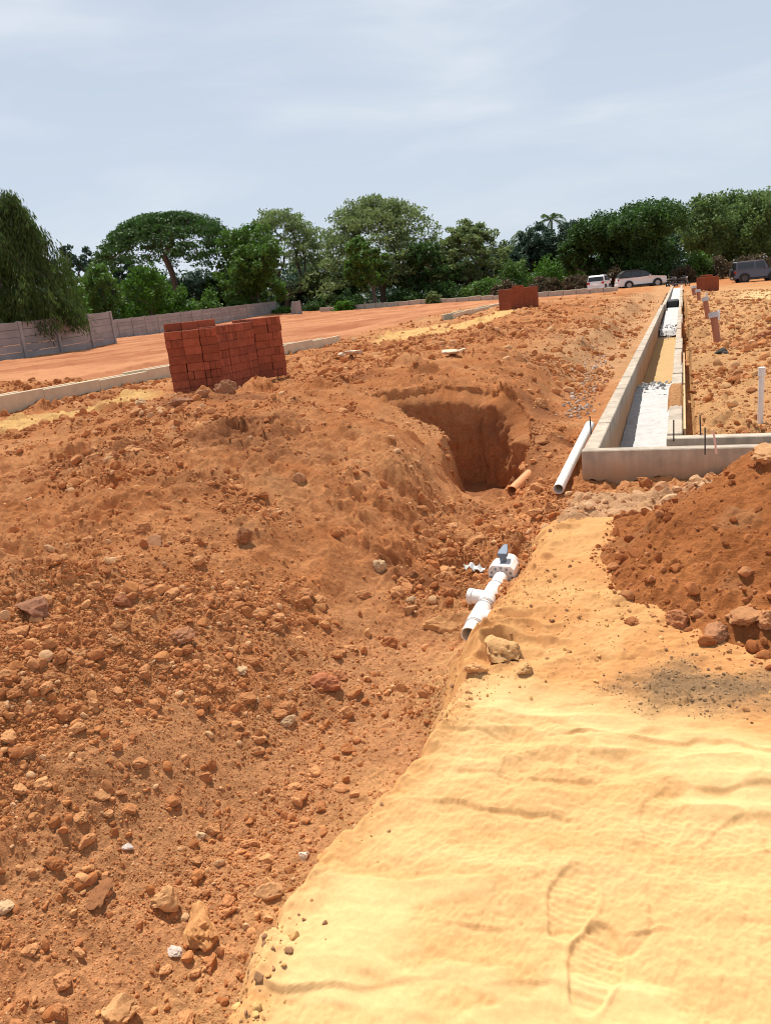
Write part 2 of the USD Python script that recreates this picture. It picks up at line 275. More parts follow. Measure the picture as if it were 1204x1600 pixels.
SANDY = [W((-60,700,.36),(0,668,.36),(60,655,.36),(150,640,.38),(215,618,.4),(235,622,.4),(160,652,.38),(80,672,.36),(0,692,.36)),
         W((590,537,.42),(610,522,.42),(690,507,.4),(700,506,.4),(680,514,.4),(640,535,.42),(600,542,.42)),
         W((672,527,.42),(720,507,.42),(775,490,.42),(800,484,.45),(785,496,.45),(740,515,.44),(690,530,.44))]
PALE = W((1130,478,.02),(1165,458,-.02),(1230,455,-.05),(1300,450,-.1),(1400,470,.0),(1300,478,.05),(1204,474,.05))
DARKG = W((945,1075,0),(960,1050,0),(1040,1040,0),(1140,1042,0),(1260,1055,0),(1260,1110,0),(1100,1105,0),(1020,1115,0),(985,1095,0))
FOOT = [((940,1455), (915,1560), .27, 1.), ((905,1365), (880,1445), .27, .8), ((1040,1245), (1025,1310), .26, .5), ((1185,1290), (1130,1315), .26, .5), ((1085,1330), (1100,1390), .26, .35), ((830,1180), (800,1215), .25, .35)]
UX = P(1150, 1335, 0)[:2]-P(650, 1290, 0)[:2]; UX /= np.linalg.norm(UX); VX = np.array([-UX[1], UX[0]])
XL0, XL1, XR0, XR1, YF0, YF1, YB0, YB1 = -.81, -.68, -.13, .0, 6.74, 6.85, 7.24, 7.37   # the foundation walls' faces

def terrain(x, y, full=True):
    """height, tint and roughness class of the ground at x, y"""
    x, y = np.asarray(x, float), np.asarray(y, float); r = np.hypot(x, y)
    z = np.concatenate([RBF(_warp(x[i:i+100000], y[i:i+100000])) for i in range(0, len(x), 100000)])
    sd = poly_sd(x, y, SAND)+(n2(x, y, 3., 5, 3)-.5)*.16+(n2(x, y, 14., 6, 2)-.5)*.05
    pad = sstep(-.02, .22, sd+.02)
    zpad = -.14*sstep(4.9, 6.3, y)
    z = z*(1-pad)+zpad*pad
    sandm = sstep(-.07, .08, sd+(n2(x, y, 25., 74, 3)-.5)*.10)
    upper = sstep(2.55, 2.9, y+.25*x)*sandm          # the trodden, crumbly part of the sand
    roadm = sstep(-.4, .4, poly_sd(x, y, ROAD)+(n2(x, y, .7, 9, 3)-.5)*1.2)*(r < 140)
    right = sstep(-.02, .1, x)*sstep(YB0, YB1, y)*(r < 140)
    vdist = sd; valley = sstep(.75, .25, np.abs(sd+.38)+(n2(x, y, 2.2, 11, 3)-.5)*.9)*sstep(4.6, 3.6, y)*(1-sandm)
    far = sstep(45, 80, r)
    mound = np.clip(1-sandm-roadm, 0, 1)*(1-far)
    # relief of the dug earth
    rough = mound*(1-.72*valley)*(1-.45*right)
    bands = sstep(.38, .62, n2(x, y, .8, 21, 4))      # lumpier and finer patches
    l1 = (n2(x, y, .9, 1, 3)-.5)*.20
    l2 = (np.abs(n2(x, y, 2.6, 2, 2)-.5)*2); l2 = (.35-l2)*.10
    l3 = (.3-np.abs(n2(x, y, 7.5, 3, 2)-.5)*2)*.09*(.45+.9*bands)
    l4 = (.3-np.abs(n2(x, y, 19., 4, 2)-.5)*2)*.042*(.4+1.0*bands)
    l5 = (n2(x, y, 48., 7, 2)-.5)*.024*(.6+.7*bands)
    fade = sstep(60, 25, r)
    patchy = sstep(.40, .62, n2(x, y, 1.1, 22, 3))
    lump = lumps(x, y, .42, 201, .10+.22*patchy)*.42*.62*sstep(2.5, 6, r)+lumps(x, y, .17, 202, .14+.4*patchy)*.17*.62*sstep(12, 8, r)+lumps(x, y, .075, 203, .25+.5*patchy)*.075*.7*sstep(6.5, 4.5, r)+lumps(x, y, .033, 204, .35+.4*patchy)*.033*.7*sstep(3.8, 2.8, r)
    stony = sstep(1.9, .7, np.abs(x+2.0))*sstep(4.2, 2.2, y)*(1-.8*valley)
    lump = lump+stony*(lumps(x, y, .11, 207, .55)*.11*.6+lumps(x, y, .048, 208, .8)*.048*.75+lumps(x, y, .026, 209, .8)*.026*.7)
    lump = lump*(.45+1.1*n2(x, y, 21., 23, 3))
    z = z+rough*lump*fade
    z = z+rough*(l1*sstep(1.5, 4, r)*.8+(l2+l3*sstep(34, 18, r))*fade+l4*sstep(14, 7, r)+l5*sstep(6, 3.5, r))
    z = z+right*(1-far)*.35*lump
    z = z+valley*((n2(x, y, 30., 8, 2)-.5)*.012+(n2(x, y, 4., 8, 2)-.5)*.04)
    z = z+roadm*((n2(x*2.4, y*.3, .8, 14, 3)-.5)*.12*fade+lump*.35+(n2(x, y, 1.1, 12, 3)-.5)*.10+(n2(x, y, 4.2, 13, 2)-.5)*.05*fade)
    # ruts of vehicles on the levelled ground
    # sand: grader ledges, streaks, lumps
    u, v = x*UX[0]+y*UX[1], x*VX[0]+y*VX[1]
    q = v*4.6+2.0*n2(u*.7, v, 1.5, 31, 3)+.7*n2(u, v, 5., 32, 3); fr = q-np.floor(q)
    ledge = sstep(.0, .05, fr)*(1-fr)*sstep(.48, .66, n2(u*.9+np.floor(q)*7.3, np.floor(q)*3.1, 2.6, 33, 3))
    low = sandm*(1-upper)*pad
    z = z+low*(ledge*.015+(n2(u*3, v*26, 1., 34, 3)-.5)*.010+(n2(u*.6, v, 5., 35, 3)-.5)*.06+(.3-np.abs(n2(u*.5, v, 6.5, 55, 2)-.5)*2)*.012+(n2(x, y, 15., 49, 4)-.5)*.012+(n2(x, y, 45., 36, 2)-.5)*.0045)
    pt = sstep(.485, .535, n2(u*1.25, v*3.1, 1., 57, 5)); low = sandm*(1-upper)*pad
    z = z+low*pt*((n2(x, y, 62., 58, 2)-.5)*.011+(n2(x, y, 24., 59, 3)-.5)*.014-.008)
    churn = sstep(2.05, 2.3, y+.1*x)*sstep(2.75, 2.5, y+.1*x)*low
    z = z+churn*((.3-np.abs(n2(u*.8, v, 7.5, 37, 2)-.5)*2)*.055)
    z = z+upper*((n2(x, y, 6., 38, 3)-.5)*.055+lump*.35+(.3-np.abs(n2(x, y, 22., 39, 2)-.5)*2)*.012+(n2(x, y, 60., 40, 2)-.5)*.006)
    slope = sandm*sstep(.36, .10, sd)
    z = z+slope*((.3-np.abs(n2(x, y, 9., 41, 2)-.5)*2)*.045+(n2(x, y, 33., 42, 2)-.5)*.02+.55*lump)
    # broken lip of the sand near the pipe
    lipm = np.exp(-((np.hypot(x+.93, (y-3.35)*.9))/.33)**2)
    z = z+lipm*np.clip((.36-np.abs(n2(x, y, 6.5, 43, 2)-.5)*2.2), -.1, 1)*.20
    for (a, b, L, dp) in FOOT:
        A, B = P(*a, 0)[:2], P(*b, 0)[:2]; e = (B-A)/np.linalg.norm(B-A); c = (A+B)/2
        s = ((x-c[0])*e[0]+(y-c[1])*e[1])/(L/2); t = ((x-c[0])*-e[1]+(y-c[1])*e[0])/(.052*(1+.18*np.cos(np.clip(s, -1, 1)*3.1+.4)))
        rho = (np.abs(s)**3.2+np.abs(t)**2.6)
        z = z-low*dp*(.009*sstep(1.35, .85, rho+.5*(n2(x, y, 22., 45, 2)-.5))*(1+.4*np.sin(s*36+3*(n2(x, y, 14., 46, 1)-.5))*n2(x, y, 11., 47, 1))-.0045*np.exp(-((rho-1.6)/.45)**2)*n2(x, y, 9., 48, 2)*1.6)
    # a dragged curved groove
    G = np.array([P(a, b, 0)[:2] for a, b in ((968,1478),(992,1474),(1012,1458),(1022,1436),(1018,1410),(1012,1392))])
    dg = np.min([np.hypot(x-g0[0], y-g0[1]) for g0 in np.vstack([G[:-1]+(G[1:]-G[:-1])*k/8 for k in range(8)])], 0)
    z = z-low*.008*np.exp(-(dg/.011)**2)
    # the pit
    ps = poly_sd(x, y, PIT)+(n2(x, y, 3., 51, 3)-.5)*.22
    wl_ = ps+(n2(x, y, 5., 54, 3)-.5)*.16; pm = .45*sstep(-.06, .05, wl_)+.55*sstep(.0, .20, wl_+(n2(x, y, 8., 53, 3)-.5)*.12)
    pm = np.clip(pm+(pm > .03)*(pm < .97)*((n2(x, y, 17., 60, 3)-.5)*.34+(.3-np.abs(n2(x, y, 7., 61, 2)-.5)*2)*.22), 0, 1)
    z = z*(1-pm)+pm*np.minimum(z, -.60+(n2(x, y, 2.5, 52, 3)-.5)*.22+.30*sstep(7.6, 6.8, y)+.7*lump+(n2(x, y, 9., 55, 3)-.5)*.08)
    # inside the foundation channel
    ch = ((x > XL0+.03) & (x < XR1-.03) & (y > YF0+.05) & (y < 62)) | ((x > XL0+.03) & (y > YF0+.03) & (y < YB1-.03) & (x < 4.3))
    zc = -.43+(n2(x, y, 4., 53, 3)-.5)*.06
    z = np.where(ch, zc, z)
    nearwall = sstep(1.1, .45, np.abs(x-XL0))*sstep(6.9, 7.6, y)*(x < XL0+.06)
    z = z*(1-nearwall)+nearwall*np.minimum(z, .07+(n2(x, y, 3., 56, 3)-.5)*.08)
    z = np.where((x > XR1) & (x < XR1+.12) & (y > YB1) & (y < 40), np.minimum(z, -.05), z)
    # kerb drain: earth kept clear of its channel
    kx = kerb_x(y); inside = (np.abs(x-(kx-.24)) < .30) & (((y > 3) & (y < 19.9)) | ((y > 31.5) & (y < 46)))
    z = np.where(inside, np.minimum(z, .30), z)
    if not full: return z
    # tint: the earth's own colours, plus shading put into sand streaks and pit
    red, light, dark = np.array([.40, .150, .052]), np.array([.52, .250, .105]), np.array([.235, .088, .036])
    a = n2(x, y, .55, 61, 4); b = n2(x, y, 2.7, 62, 4); c = n2(x, y, 9., 63, 3)
    k = np.clip(.33+1.6*(a-.5)+1.2*(b-.5)+.9*(c-.5), 0, 1)[:, None]
    col = red*(1-k)+light*k
    k = (sstep(.52, .75, n2(x, y, 1.3, 64, 4))*.85)[:, None]; col = col*(1-k)+dark*k
    def lay(m, cc, amt=1.):
        nonlocal col
        m = np.clip(m*amt, 0, 1)[:, None]; col = col*(1-m)+np.asarray(cc)*m
    lay(valley, (.46, .225, .10), .8)
    lay(right*(1-far), (.50, .285, .125), .75)
    lay(sstep(1.7, .5, np.abs(x+1.2))*sstep(9.5, 14, y)*(x < XL0), (.50, .30, .15), .6)
    lay(sstep(20, 40, r)*mound*sstep(.4, .6, a), (.50, .27, .12), .6)
    rd = np.clip(.5+1.9*(n2(x*1.6, y*.16, .8, 65, 5)-.5)+1.2*(n2(x, y, .35, 65, 4)-.5), 0, 1)[:, None]
    rcol = np.array([.33, .118, .050])*(1-rd)+np.array([.50, .225, .105])*rd
    m = roadm[:, None]; col = col*(1-m)+rcol*m
    sandy = np.zeros_like(x)
    for S in SANDY: sy = sstep(-.35, .05, poly_sd(x, y, S)+(n2(x, y, 2., 66, 3)-.5)*.5); sandy = np.maximum(sandy, sy); lay(sy, (.62, .38, .145), .95)
    lay(sstep(-.5, .8, poly_sd(x, y, PALE)+(n2(x, y, .8, 67, 3)-.5)*1.2), (.66, .46, .22), .9)
    sandc = np.array([.64, .425, .198]); s2 = np.array([.54, .305, .122])
    st = n2(u*2.2, v*9, 1., 72, 4); k = np.clip(upper*.9+.5*(b-.5)+low*(.05+1.0*(st-.5)+.55*pt)+slope*.65, 0, 1)[:, None]; sc = sandc*(1-k)+s2*k  # streaks paint brownish shading of tilted sand; the trodden patches are its own tan
    k = (np.maximum(upper, slope*.85)*(.45+.55*sstep(.42, .62, n2(x, y, 3.3, 68, 4))))[:, None]; sc = sc*(1-k)+np.array([.50, .245, .092])*k
    lay(sstep(-.45, .0, sd)*sstep(.35, .62, n2(x, y, 4.5, 75, 4))*sstep(5, 4, y), (.54, .315, .13), .8)
    m = sandm[:, None]; col = col*(1-m)+sc*m
    dgm = sstep(-.10, .16, poly_sd(x, y, DARKG)+(n2(x, y, 6., 69, 3)-.5)*.30)*sstep(.20, .55, n2(x, y, 24., 70, 3)+.22)
    lay(dgm, (.19, .118, .064), .9)
    lay(pm*sstep(-.02, .12, ps)*sstep(-.05, -.35, z)*sstep(7.5, 7.9, y), (.27, .105, .045), .8)  # pit darkened with depth, its shade painted into the tint
    lay(ch.astype(float), (.50, .34, .165))
    lay(sstep(95, 130, r), (.16, .12, .06))
    return z, col, dict(sand=sandm, road=roadm, rough=rough, valley=valley, mound=mound, right=right, ch=ch, pm=pm, upper=upper, low=low, dgm=dgm, slope=slope, sandy=sandy)
def height(x, y): return terrain(np.atleast_1d(np.asarray(x, float)), np.atleast_1d(np.asarray(y, float)), False)
def gz_at(x, y): return float(height(x, y)[0])
def hits(pix):
    """ground points seen at the given pixels (marching down the rays)"""
    out = []; ts = np.concatenate([np.arange(1.2, 20, .03), np.geomspace(20, 150, 260)])
    dirs = np.array([ray(*p) for p in pix]); dirs = dirs
    X = O_+dirs[:, None]*ts[None, :, None]; zz = height(X[..., 0].ravel(), X[..., 1].ravel()).reshape(X.shape[:2])
    below = X[..., 2] < zz; k = np.where(below.any(1), below.argmax(1), len(ts)-1)
    return np.array([[*X[i, j, :2], zz[i, j]] for i, j in enumerate(k)]), np.array([ts[j] for j in k])

# ------------------------------------------------------------------ the ground: one sheet, finer near the viewer, out past the horizon
rad = [.25, .6, .95]; rr = 1.15
while rr < 900:
    rad.append(rr); rr += np.clip(rr*rr/1500., .0055, max(.036, rr*.0055)) if rr < 70 else rr*.06
rad = np.array(rad)
az = np.radians(np.concatenate([np.arange(-66, 16, .105), np.arange(16, 294, 5.)]))
A, Rr = np.meshgrid(az, rad); gx, gy = (Rr*np.sin(A)).ravel(), (Rr*np.cos(A)).ravel()
gz, gcol, CLS = terrain(gx, gy)
nr, na = len(rad), len(az)
I, J = np.meshgrid(np.arange(nr-1), np.arange(na), indexing='ij'); J2 = (J+1) % na
q = np.stack([I*na+J, (I+1)*na+J, (I+1)*na+J2, I*na+J2], -1).reshape(-1, 4)
fmid = q[:, 0]
GV = np.stack([gx, gy, gz], -1)
tri = np.vstack([q[:, [0, 2, 1]], q[:, [0, 3, 2]]])
# normals over the whole sheet so that the pieces meet without a seam
fn = np.cross(GV[tri[:, 1]]-GV[tri[:, 0]], GV[tri[:, 2]]-GV[tri[:, 0]]); GN = np.zeros_like(GV)
for k in range(3): np.add.at(GN, tri[:, k], fn)
if GN[:, 2].mean() < 0: tri = tri[:, ::-1]; GN = -GN
GN /= np.linalg.norm(GN, axis=1, keepdims=True)+1e-12
cls = np.zeros(len(GV), int); cls[CLS['road'] > .5] = 1; cls[CLS['sand'] > .5] = 2; cls[CLS['ch']] = 3; cls[(CLS['right'] > .5) & ~CLS['ch']] = 4
for k, (name, mt, label) in enumerate((('red_earth', 'soil', 'dug-up lumpy red-brown earth of the spoil bank and trench'), ('levelled_ground', 'road', 'flat graded orange-red ground beyond the kerb drain'),
        ('sand_bed', 'sand', 'smooth pale yellow sand bed with boot prints'), ('channel_floor', 'sand', 'yellow sand floor between the foundation walls'), ('orange_earth', 'soil', 'rough pale orange earth right of the foundation wall'))):
    tk = tri[cls[tri[:, 0]] == k]
    if not len(tk): continue
    used, inv = np.unique(tk, return_inverse=True)
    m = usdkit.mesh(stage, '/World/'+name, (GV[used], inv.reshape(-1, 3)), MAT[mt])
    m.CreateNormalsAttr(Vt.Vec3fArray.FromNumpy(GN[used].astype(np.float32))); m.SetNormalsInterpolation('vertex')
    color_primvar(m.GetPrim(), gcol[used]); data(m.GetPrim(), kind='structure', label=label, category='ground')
print('ground triangles', len(tri))
# the dug face of the pit: a rough sheet of earth with bucket marks, standing along its back and right sides
def pit_face():
    line = np.array([(-3.32, 8.20), (-3.05, 8.46), (-2.75, 8.66), (-2.2, 8.84), (-1.72, 8.56), (-1.60, 8.1), (-1.62, 7.8)]); seg = np.linalg.norm(np.diff(line, axis=0), axis=1); s = np.r_[0, np.cumsum(seg)]
    ns, nz = int(s[-1]/.022), 56; ss = np.linspace(0, s[-1], ns); bx = np.stack([np.interp(ss, s, line[:, 0]), np.interp(ss, s, line[:, 1])], -1)
    for _ in range(14): bx[1:-1] = (bx[:-2]+2*bx[1:-1]+bx[2:])/4
    t = np.gradient(bx, axis=0); t /= np.linalg.norm(t, axis=1, keepdims=True); nin = np.stack([t[:, 1], -t[:, 0]], -1)
    rim = bx-nin*.21; rz, rcol, _ = terrain(rim[:, 0], rim[:, 1]); rz = np.convolve(np.pad(rz, 6, 'edge'), np.ones(13)/13, 'valid')-.005
    k = np.linspace(0, 1, nz)[:, None]; z = -.95+(rz+.95)*k**.9+k*0; S = np.broadcast_to(ss, z.shape)
    p3 = np.stack([S, z*1.0, np.full_like(z, 3.3)], -1)
    o = .15*(1-k)+.02-.23*sstep(.86, 1., k)+(meshkit.fbm(p3*2.6, 3, 301)-.5)*.22*(1-.6*k**8)+(.3-np.abs(meshkit.fbm(p3*np.array([7, 4.5, 1]), 3, 302)-.5)*2)*.10*(1-.5*k**8)+(meshkit.fbm(p3*19, 3, 303)-.5)*.07
    tooth = np.abs(((S+.10*z)*5.2) % 1-.5)*2; o = o-.035*sstep(.5, .9, tooth)*sstep(.35, .6, meshkit.fbm(p3*1.1, 2, 304))*(1-k)
    o = o-.45*sstep(s[-1]-.40, s[-1], S)-.35*sstep(.3, 0, S)
    X = bx[None, :, 0]+nin[None, :, 0]*o; Y = bx[None, :, 1]+nin[None, :, 1]*o; v = np.stack([X, Y, z+(meshkit.fbm(p3*9, 2, 305)-.5)*.05*(k < .97)], -1).reshape(-1, 3)
    i, j = np.meshgrid(np.arange(nz-1), np.arange(ns-1), indexing='ij'); a = i*ns+j; f = np.vstack([np.stack([a, a+ns, a+ns+1], -1).reshape(-1, 3), np.stack([a, a+ns+1, a+1], -1).reshape(-1, 3)])
    c = meshkit.fbm(v*np.array([2.2, 2.2, 4.5]), 4, 306)[:, None]; c = np.array([.24, .092, .040])*(1-c)+np.array([.44, .18, .072])*c; kk = sstep(.80, .93, np.repeat(k[:, 0], ns))[:, None]; c = c*(1-kk)+np.tile(rcol, (nz, 1))*kk  # face darker than the bank below the lip: shade put into its colour
    p = obj('pit_face', trimesh.Trimesh(v, f, process=False), MAT['soil'], None, smooth=True, kind='structure', label='dug earth face at the back of the pit, its shade painted into the colour', category='ground'); color_primvar(p, c)
pit_face()
# ------------------------------------------------------------------ foundation channel
TOP = .15
def wall_piece(name, parent, x0, x1, y0, y1, z0, z1, mat='footing', c=.008, **kw):
    return obj(name, box(x0, x1, y0, y1, z0, z1, c), MAT[mat], parent, **kw)
t = thing('foundation_wall', 'long pale concrete wall on the left side of the channel, running away to the cars', 'wall')
ys = [YF1+.002]; 
while ys[-1] < 61: ys.append(ys[-1]+(1.22 if ys[-1] < 26 else 2.44))
for k, (a, b) in enumerate(zip(ys[:-1], ys[1:])):
    s = .012*math.sin(k*2.1); kink = (-.0 if a < 33 else .05)
    wall_piece('wall_panel', t, XL0+s*.3+kink, XL1+s*.3+kink, a, b-.007, -.75, TOP+s*.5)
t = thing('front_foundation_wall', 'low concrete wall facing the viewer across the end of the channel', 'wall')
wall_piece('wall_panel', t, XL0-.004, .62, YF0, YF1, -.6, TOP+.004); wall_piece('wall_panel', t, .624, 1.9, YF0+.002, YF1, -.6, TOP+.002); wall_piece('wall_panel', t, 1.904, 4.2, YF0, YF1+.002, -.6, TOP+.003)
t = thing('inner_foundation_wall', 'narrow inner concrete wall on the right side of the channel, earth spilled on it', 'wall')
for k, (a, b) in enumerate(zip(ys[:-1], ys[1:])):
    s = .012*math.sin(k*1.7+1); a = max(a, YB1+.002)
    wall_piece('wall_panel', t, XR0+s*.4, XR1+s*.4, a, b-.007, -.75, TOP+s)
t = thing('rear_foundation_wall', 'dark shaded concrete cross wall just behind the front wall', 'wall')
wall_piece('wall_panel', t, XR0, 1.3, YB0, YB1, -.6, TOP-.01); wall_piece('wall_panel', t, 1.304, 4.2, YB0+.003, YB1, -.6, TOP-.008)
rng = np.random.default_rng(7)
def plank(name, x0, x1, y0, y1, z0, z1, label):
    obj(name, box(x0, x1, y0, y1, z0, z1, .004), MAT['wood'], None, label=label, category='plank')
plank('plank', .012, .034, 7.5, 10.4, -.05, .175, 'thin wooden shuttering board along the inner wall, nearest of the two')
plank('plank', .014, .036, 10.6, 14.4, -.05, .165, 'thin wooden shuttering board along the inner wall, farther of the two')
def patch(x0, x1, y0, y1, fz, step, tintf):
    """a closed lump of ground: its top from fz, its skirt sunk"""
    nx, ny = max(3, int((x1-x0)/step)), max(3, int((y1-y0)/step)); X, Y = np.meshgrid(np.linspace(x0, x1, nx), np.linspace(y0, y1, ny))
    Z = fz(X.ravel(), Y.ravel()); v = np.stack([X.ravel(), Y.ravel(), Z], -1); i, j = np.meshgrid(np.arange(ny-1), np.arange(nx-1), indexing='ij')
    a = i*nx+j; q = np.stack([a, a+1, a+nx+1, a+nx], -1).reshape(-1, 4)
    return v, np.vstack([q[:, [0, 1, 2]], q[:, [0, 2, 3]]]), tintf(v)
def heap(name, x0, x1, y0, y1, fz, step, tintf, mat, **kw):
    v, f, c = patch(x0, x1, y0, y1, fz, step, tintf)
    keep = v[f][:, :, 2].max(1) > -1.5; f = f[keep]
    p = obj(name, trimesh.Trimesh(v, f, process=False), MAT[mat], None, smooth=True, **kw); color_primvar(p, c); return p
def cement_z(ya, yb, z0, z1, seed):
    def fz(x, y):
        t = np.clip((y-ya)/(yb-ya), 0, 1)
        z = z0+(z1-z0)*t**1.3+(n2(x, y, 3., seed, 3)-.5)*.07+(.3-np.abs(n2(x, y, 13., seed+1, 2)-.5)*2)*.025-.5*sstep(.2, -.02, (yb-y)+(n2(x, y, 5., seed+2, 2)-.5)*.3)-.16*sstep(.25, 0, y-ya)
        return z
    return fz
wt = lambda v: np.full((len(v), 3), .6)
heap('cement_spread', XL1+.004, XR0-.004, 7.65, 13.2, cement_z(7.4, 13.3, -.41, -.17, 71), .03, wt, 'cement', label='long white spread of cement and stone dust on the channel floor, nearest', category='cement')
heap('cement_spread', XL1+.054, XR0-.004, 25, 35, cement_z(25, 35.2, -.22, -.06, 75), .06, wt, 'cement', label='white cement spread far along the channel, behind the bare sandy stretch', category='cement')
heap('cement_spread', XL1+.054, XR0-.004, 36.5, 60, cement_z(36, 60.2, -.1, .05, 78), .1, wt, 'cement', label='farthest white cement spread at the end of the channel', category='cement')
obj('black_tarpaulin', box(XL1+.06, XR0-.01, 35.3, 36.1, -.3, .24, .05), MAT['black'], None, label='black bundle lying across the channel far away', category='tarpaulin')

# ------------------------------------------------------------------ heaps
def heap_z(x, y):
    cx, cy = .62, 4.95
    base = height(x, y)
    dx, dy = (x-cx), (y-cy)
    rad_ = np.where(dx < 0, 1.10, 1.9); ry = np.where(dy < 0, 1.62, 1.05)
    d = np.sqrt((dx/rad_)**2+(dy/ry)**2)+(n2(x, y, 2.2, 81, 4)-.5)*.42
    top = .50*np.clip(1-d, -.3, 1)**1.0*(1-.12*np.clip(1-d, 0, 1)) if True else 0
    top = np.where(d < 1, .60*(1-d)**1.05, (1-d)*.5)
    low = sstep(.35, .95, d)
    return base+top-.015+(n2(x, y, 4., 82, 3)-.5)*.07*np.clip((1.1-d)*4, 0, 1)+((.3-np.abs(n2(x, y, 13., 83, 2)-.5)*2)*.045*low+(n2(x, y, 30., 84, 2)-.5)*.030+(n2(x, y, 70., 85, 2)-.5)*.02+lumps(x, y, .11, 205, .2+.6*low)*.11*.7+lumps(x, y, .045, 206, .6)*.045*.75)*np.clip((1.05-d)*6, 0, 1)
def heap_t(v):
    a = n2(v[:, 0], v[:, 1], 2.5, 86, 4)[:, None]; b = sstep(.5, .72, n2(v[:, 0], v[:, 1], 4., 87, 3))[:, None]
    c = np.array([.26, .084, .026])*(1-a)+np.array([.40, .152, .050])*a
    return c*(1-b*.5)+np.array([.38, .185, .08])*b*.5
heap('earth_heap', -.75, 2.4, 3.0, 6.15, heap_z, .014, heap_t, 'soil', label='dark red-brown heap of fresh earth at the right, in front of the concrete wall', category='earth heap')
def ridge_z(x, y):
    base = height(x, y); c = 5.92+.10*np.sin(x*2.2); d = np.abs(y-c)/(.55+.1*np.sin(x*5))+(n2(x, y, 3.5, 91, 3)-.5)*.7
    e = sstep(-.98, -.72, x)*sstep(1.25, .9, x)
    h = np.clip(1-d, -.4, 1)*(.10+.10*sstep(-.4, .8, x))*e-.03*(1-e)
    lump = (.36-np.abs(n2(x, y, 5.0, 92, 2)-.5)*2.2)*.13+(.3-np.abs(n2(x, y, 14., 93, 2)-.5)*2)*.055+(n2(x, y, 45., 94, 2)-.5)*.015+lumps(x, y, .16, 95, .6)*.16*.7+lumps(x, y, .07, 96, .7)*.07*.7
    return base+h+lump*np.clip(h*8, 0, 1)-.012
def ridge_t(v):
    a = n2(v[:, 0], v[:, 1], 3., 95, 4)[:, None]; return np.array([.46, .245, .125])*(1-a)+np.array([.56, .35, .19])*a
heap('broken_earth_ridge', -1.0, 1.3, 5.25, 6.72, ridge_z, .016, ridge_t, 'soil', label='lumpy ridge of pale broken earth along the foot of the front wall', category='earth ridge')

# ------------------------------------------------------------------ bricks
BL, BW, BH = .226, .0735, .1085
brick_mesh = box(-BL/2, BL/2, -BW/2, BW/2, 0, BH, .004)
def rot(m, a, loc):
    T = trimesh.transformations.rotation_matrix(a, [0, 0, 1]); T[:3, 3] = loc; m = m.copy(); m.apply_transform(T); return m
def brick_stack(name, label, line, rows, depth, base, extra=(), group=None, joined=False, seed=0, lift=(0, 0, 0, 0)):
    """modules of three bricks on edge along a plan line, 'depth' modules deep; the bricks in view are parts"""
    rng = np.random.default_rng(seed); loc = np.array([*line[0], base]); t = thing(name, label, 'brick stack', loc, group=group)
    shown, rest = [], []
    for s, (a, b) in enumerate(zip(line[:-1], line[1:])):
        a, b = np.array(a, float), np.array(b, float); L = np.linalg.norm(b-a); e = (b-a)/L; nrm = np.array([-e[1], e[0]]); ang = math.atan2(e[1], e[0])
        n = max(1, round(L/.232)); pitch = .2318
        for c in range(rows+1):
            for i in range(n):
                off = rng.normal(0, .0035, 2)
                for d in range(depth):
                    if c == rows and not any(s == es and i in ei and d in ed for es, ei, ed in extra): continue
                    along = rng.random() < .55
                    for k in range(3):
                        uu = (i+.5)*pitch+off[0]; vv = (d+.5)*.232+(off[1] if d == 0 else 0)
                        if along: vv += (k-1)*.0765
                        else: uu += (k-1)*.0765
                        xy = a+e*uu+nrm*vv+rng.normal(0, .0015, 2)-np.array(line[0])
                        z = c*(BH+.0015)+rng.normal(0, .0008)+lift[s]
                        m = rot(brick_mesh, ang+(0 if along else math.pi/2)+rng.normal(0, .006), (*xy, z))
                        vis = (d == 0 and (k == 0 or not along)) or c >= rows or (c == rows-1) or (s == 0 and i == 0 and not along and k == 0)
                        (shown if vis and not joined else rest).append((c, d, m))
    shown.sort(key=lambda q: (q[1] > 0, -q[0])); rest += shown[300:]; shown = shown[:300]
    for _, _, m in shown: obj('brick', m, MAT['brick'], t)
    if rest: obj('inner_bricks' if not joined else 'bricks', cat_([m for _, _, m in rest]), MAT['brick_far'], t, kind='stuff')
    return t
brick_stack('brick_stack', 'large stack of red bricks on the earth bank beside the kerb drain', [(-6.515, 8.98), (-5.92, 9.35), (-5.88, 10.28), (-5.63, 10.66)], 8, 3, .545,
            extra=[(0, (0, 1, 2), (1,))], seed=3, lift=(0, .015, .05, 0))
p0, p1 = PD(797, 480, 32.4)[:2], PD(842, 477, 32.9)[:2]
brick_stack('brick_stack', 'small square stack of red bricks on the far bank, left of the white cars', [tuple(p0), tuple(p1)], 8, 4, gz_at(*p0)-.05, extra=[(0, (1, 2), (0,))], joined=True, seed=4)
p0, p1 = PD(1098, 455, 41)[:2], PD(1125, 452, 41.5)[:2]
brick_stack('brick_stack', 'farthest stack of red bricks, right of the channel and left of the dark off-road car', [tuple(p0), tuple(p1)], 7, 2, gz_at(*p0)-.05, extra=[(0, (1, 2), (0, 1))], joined=True, seed=5)

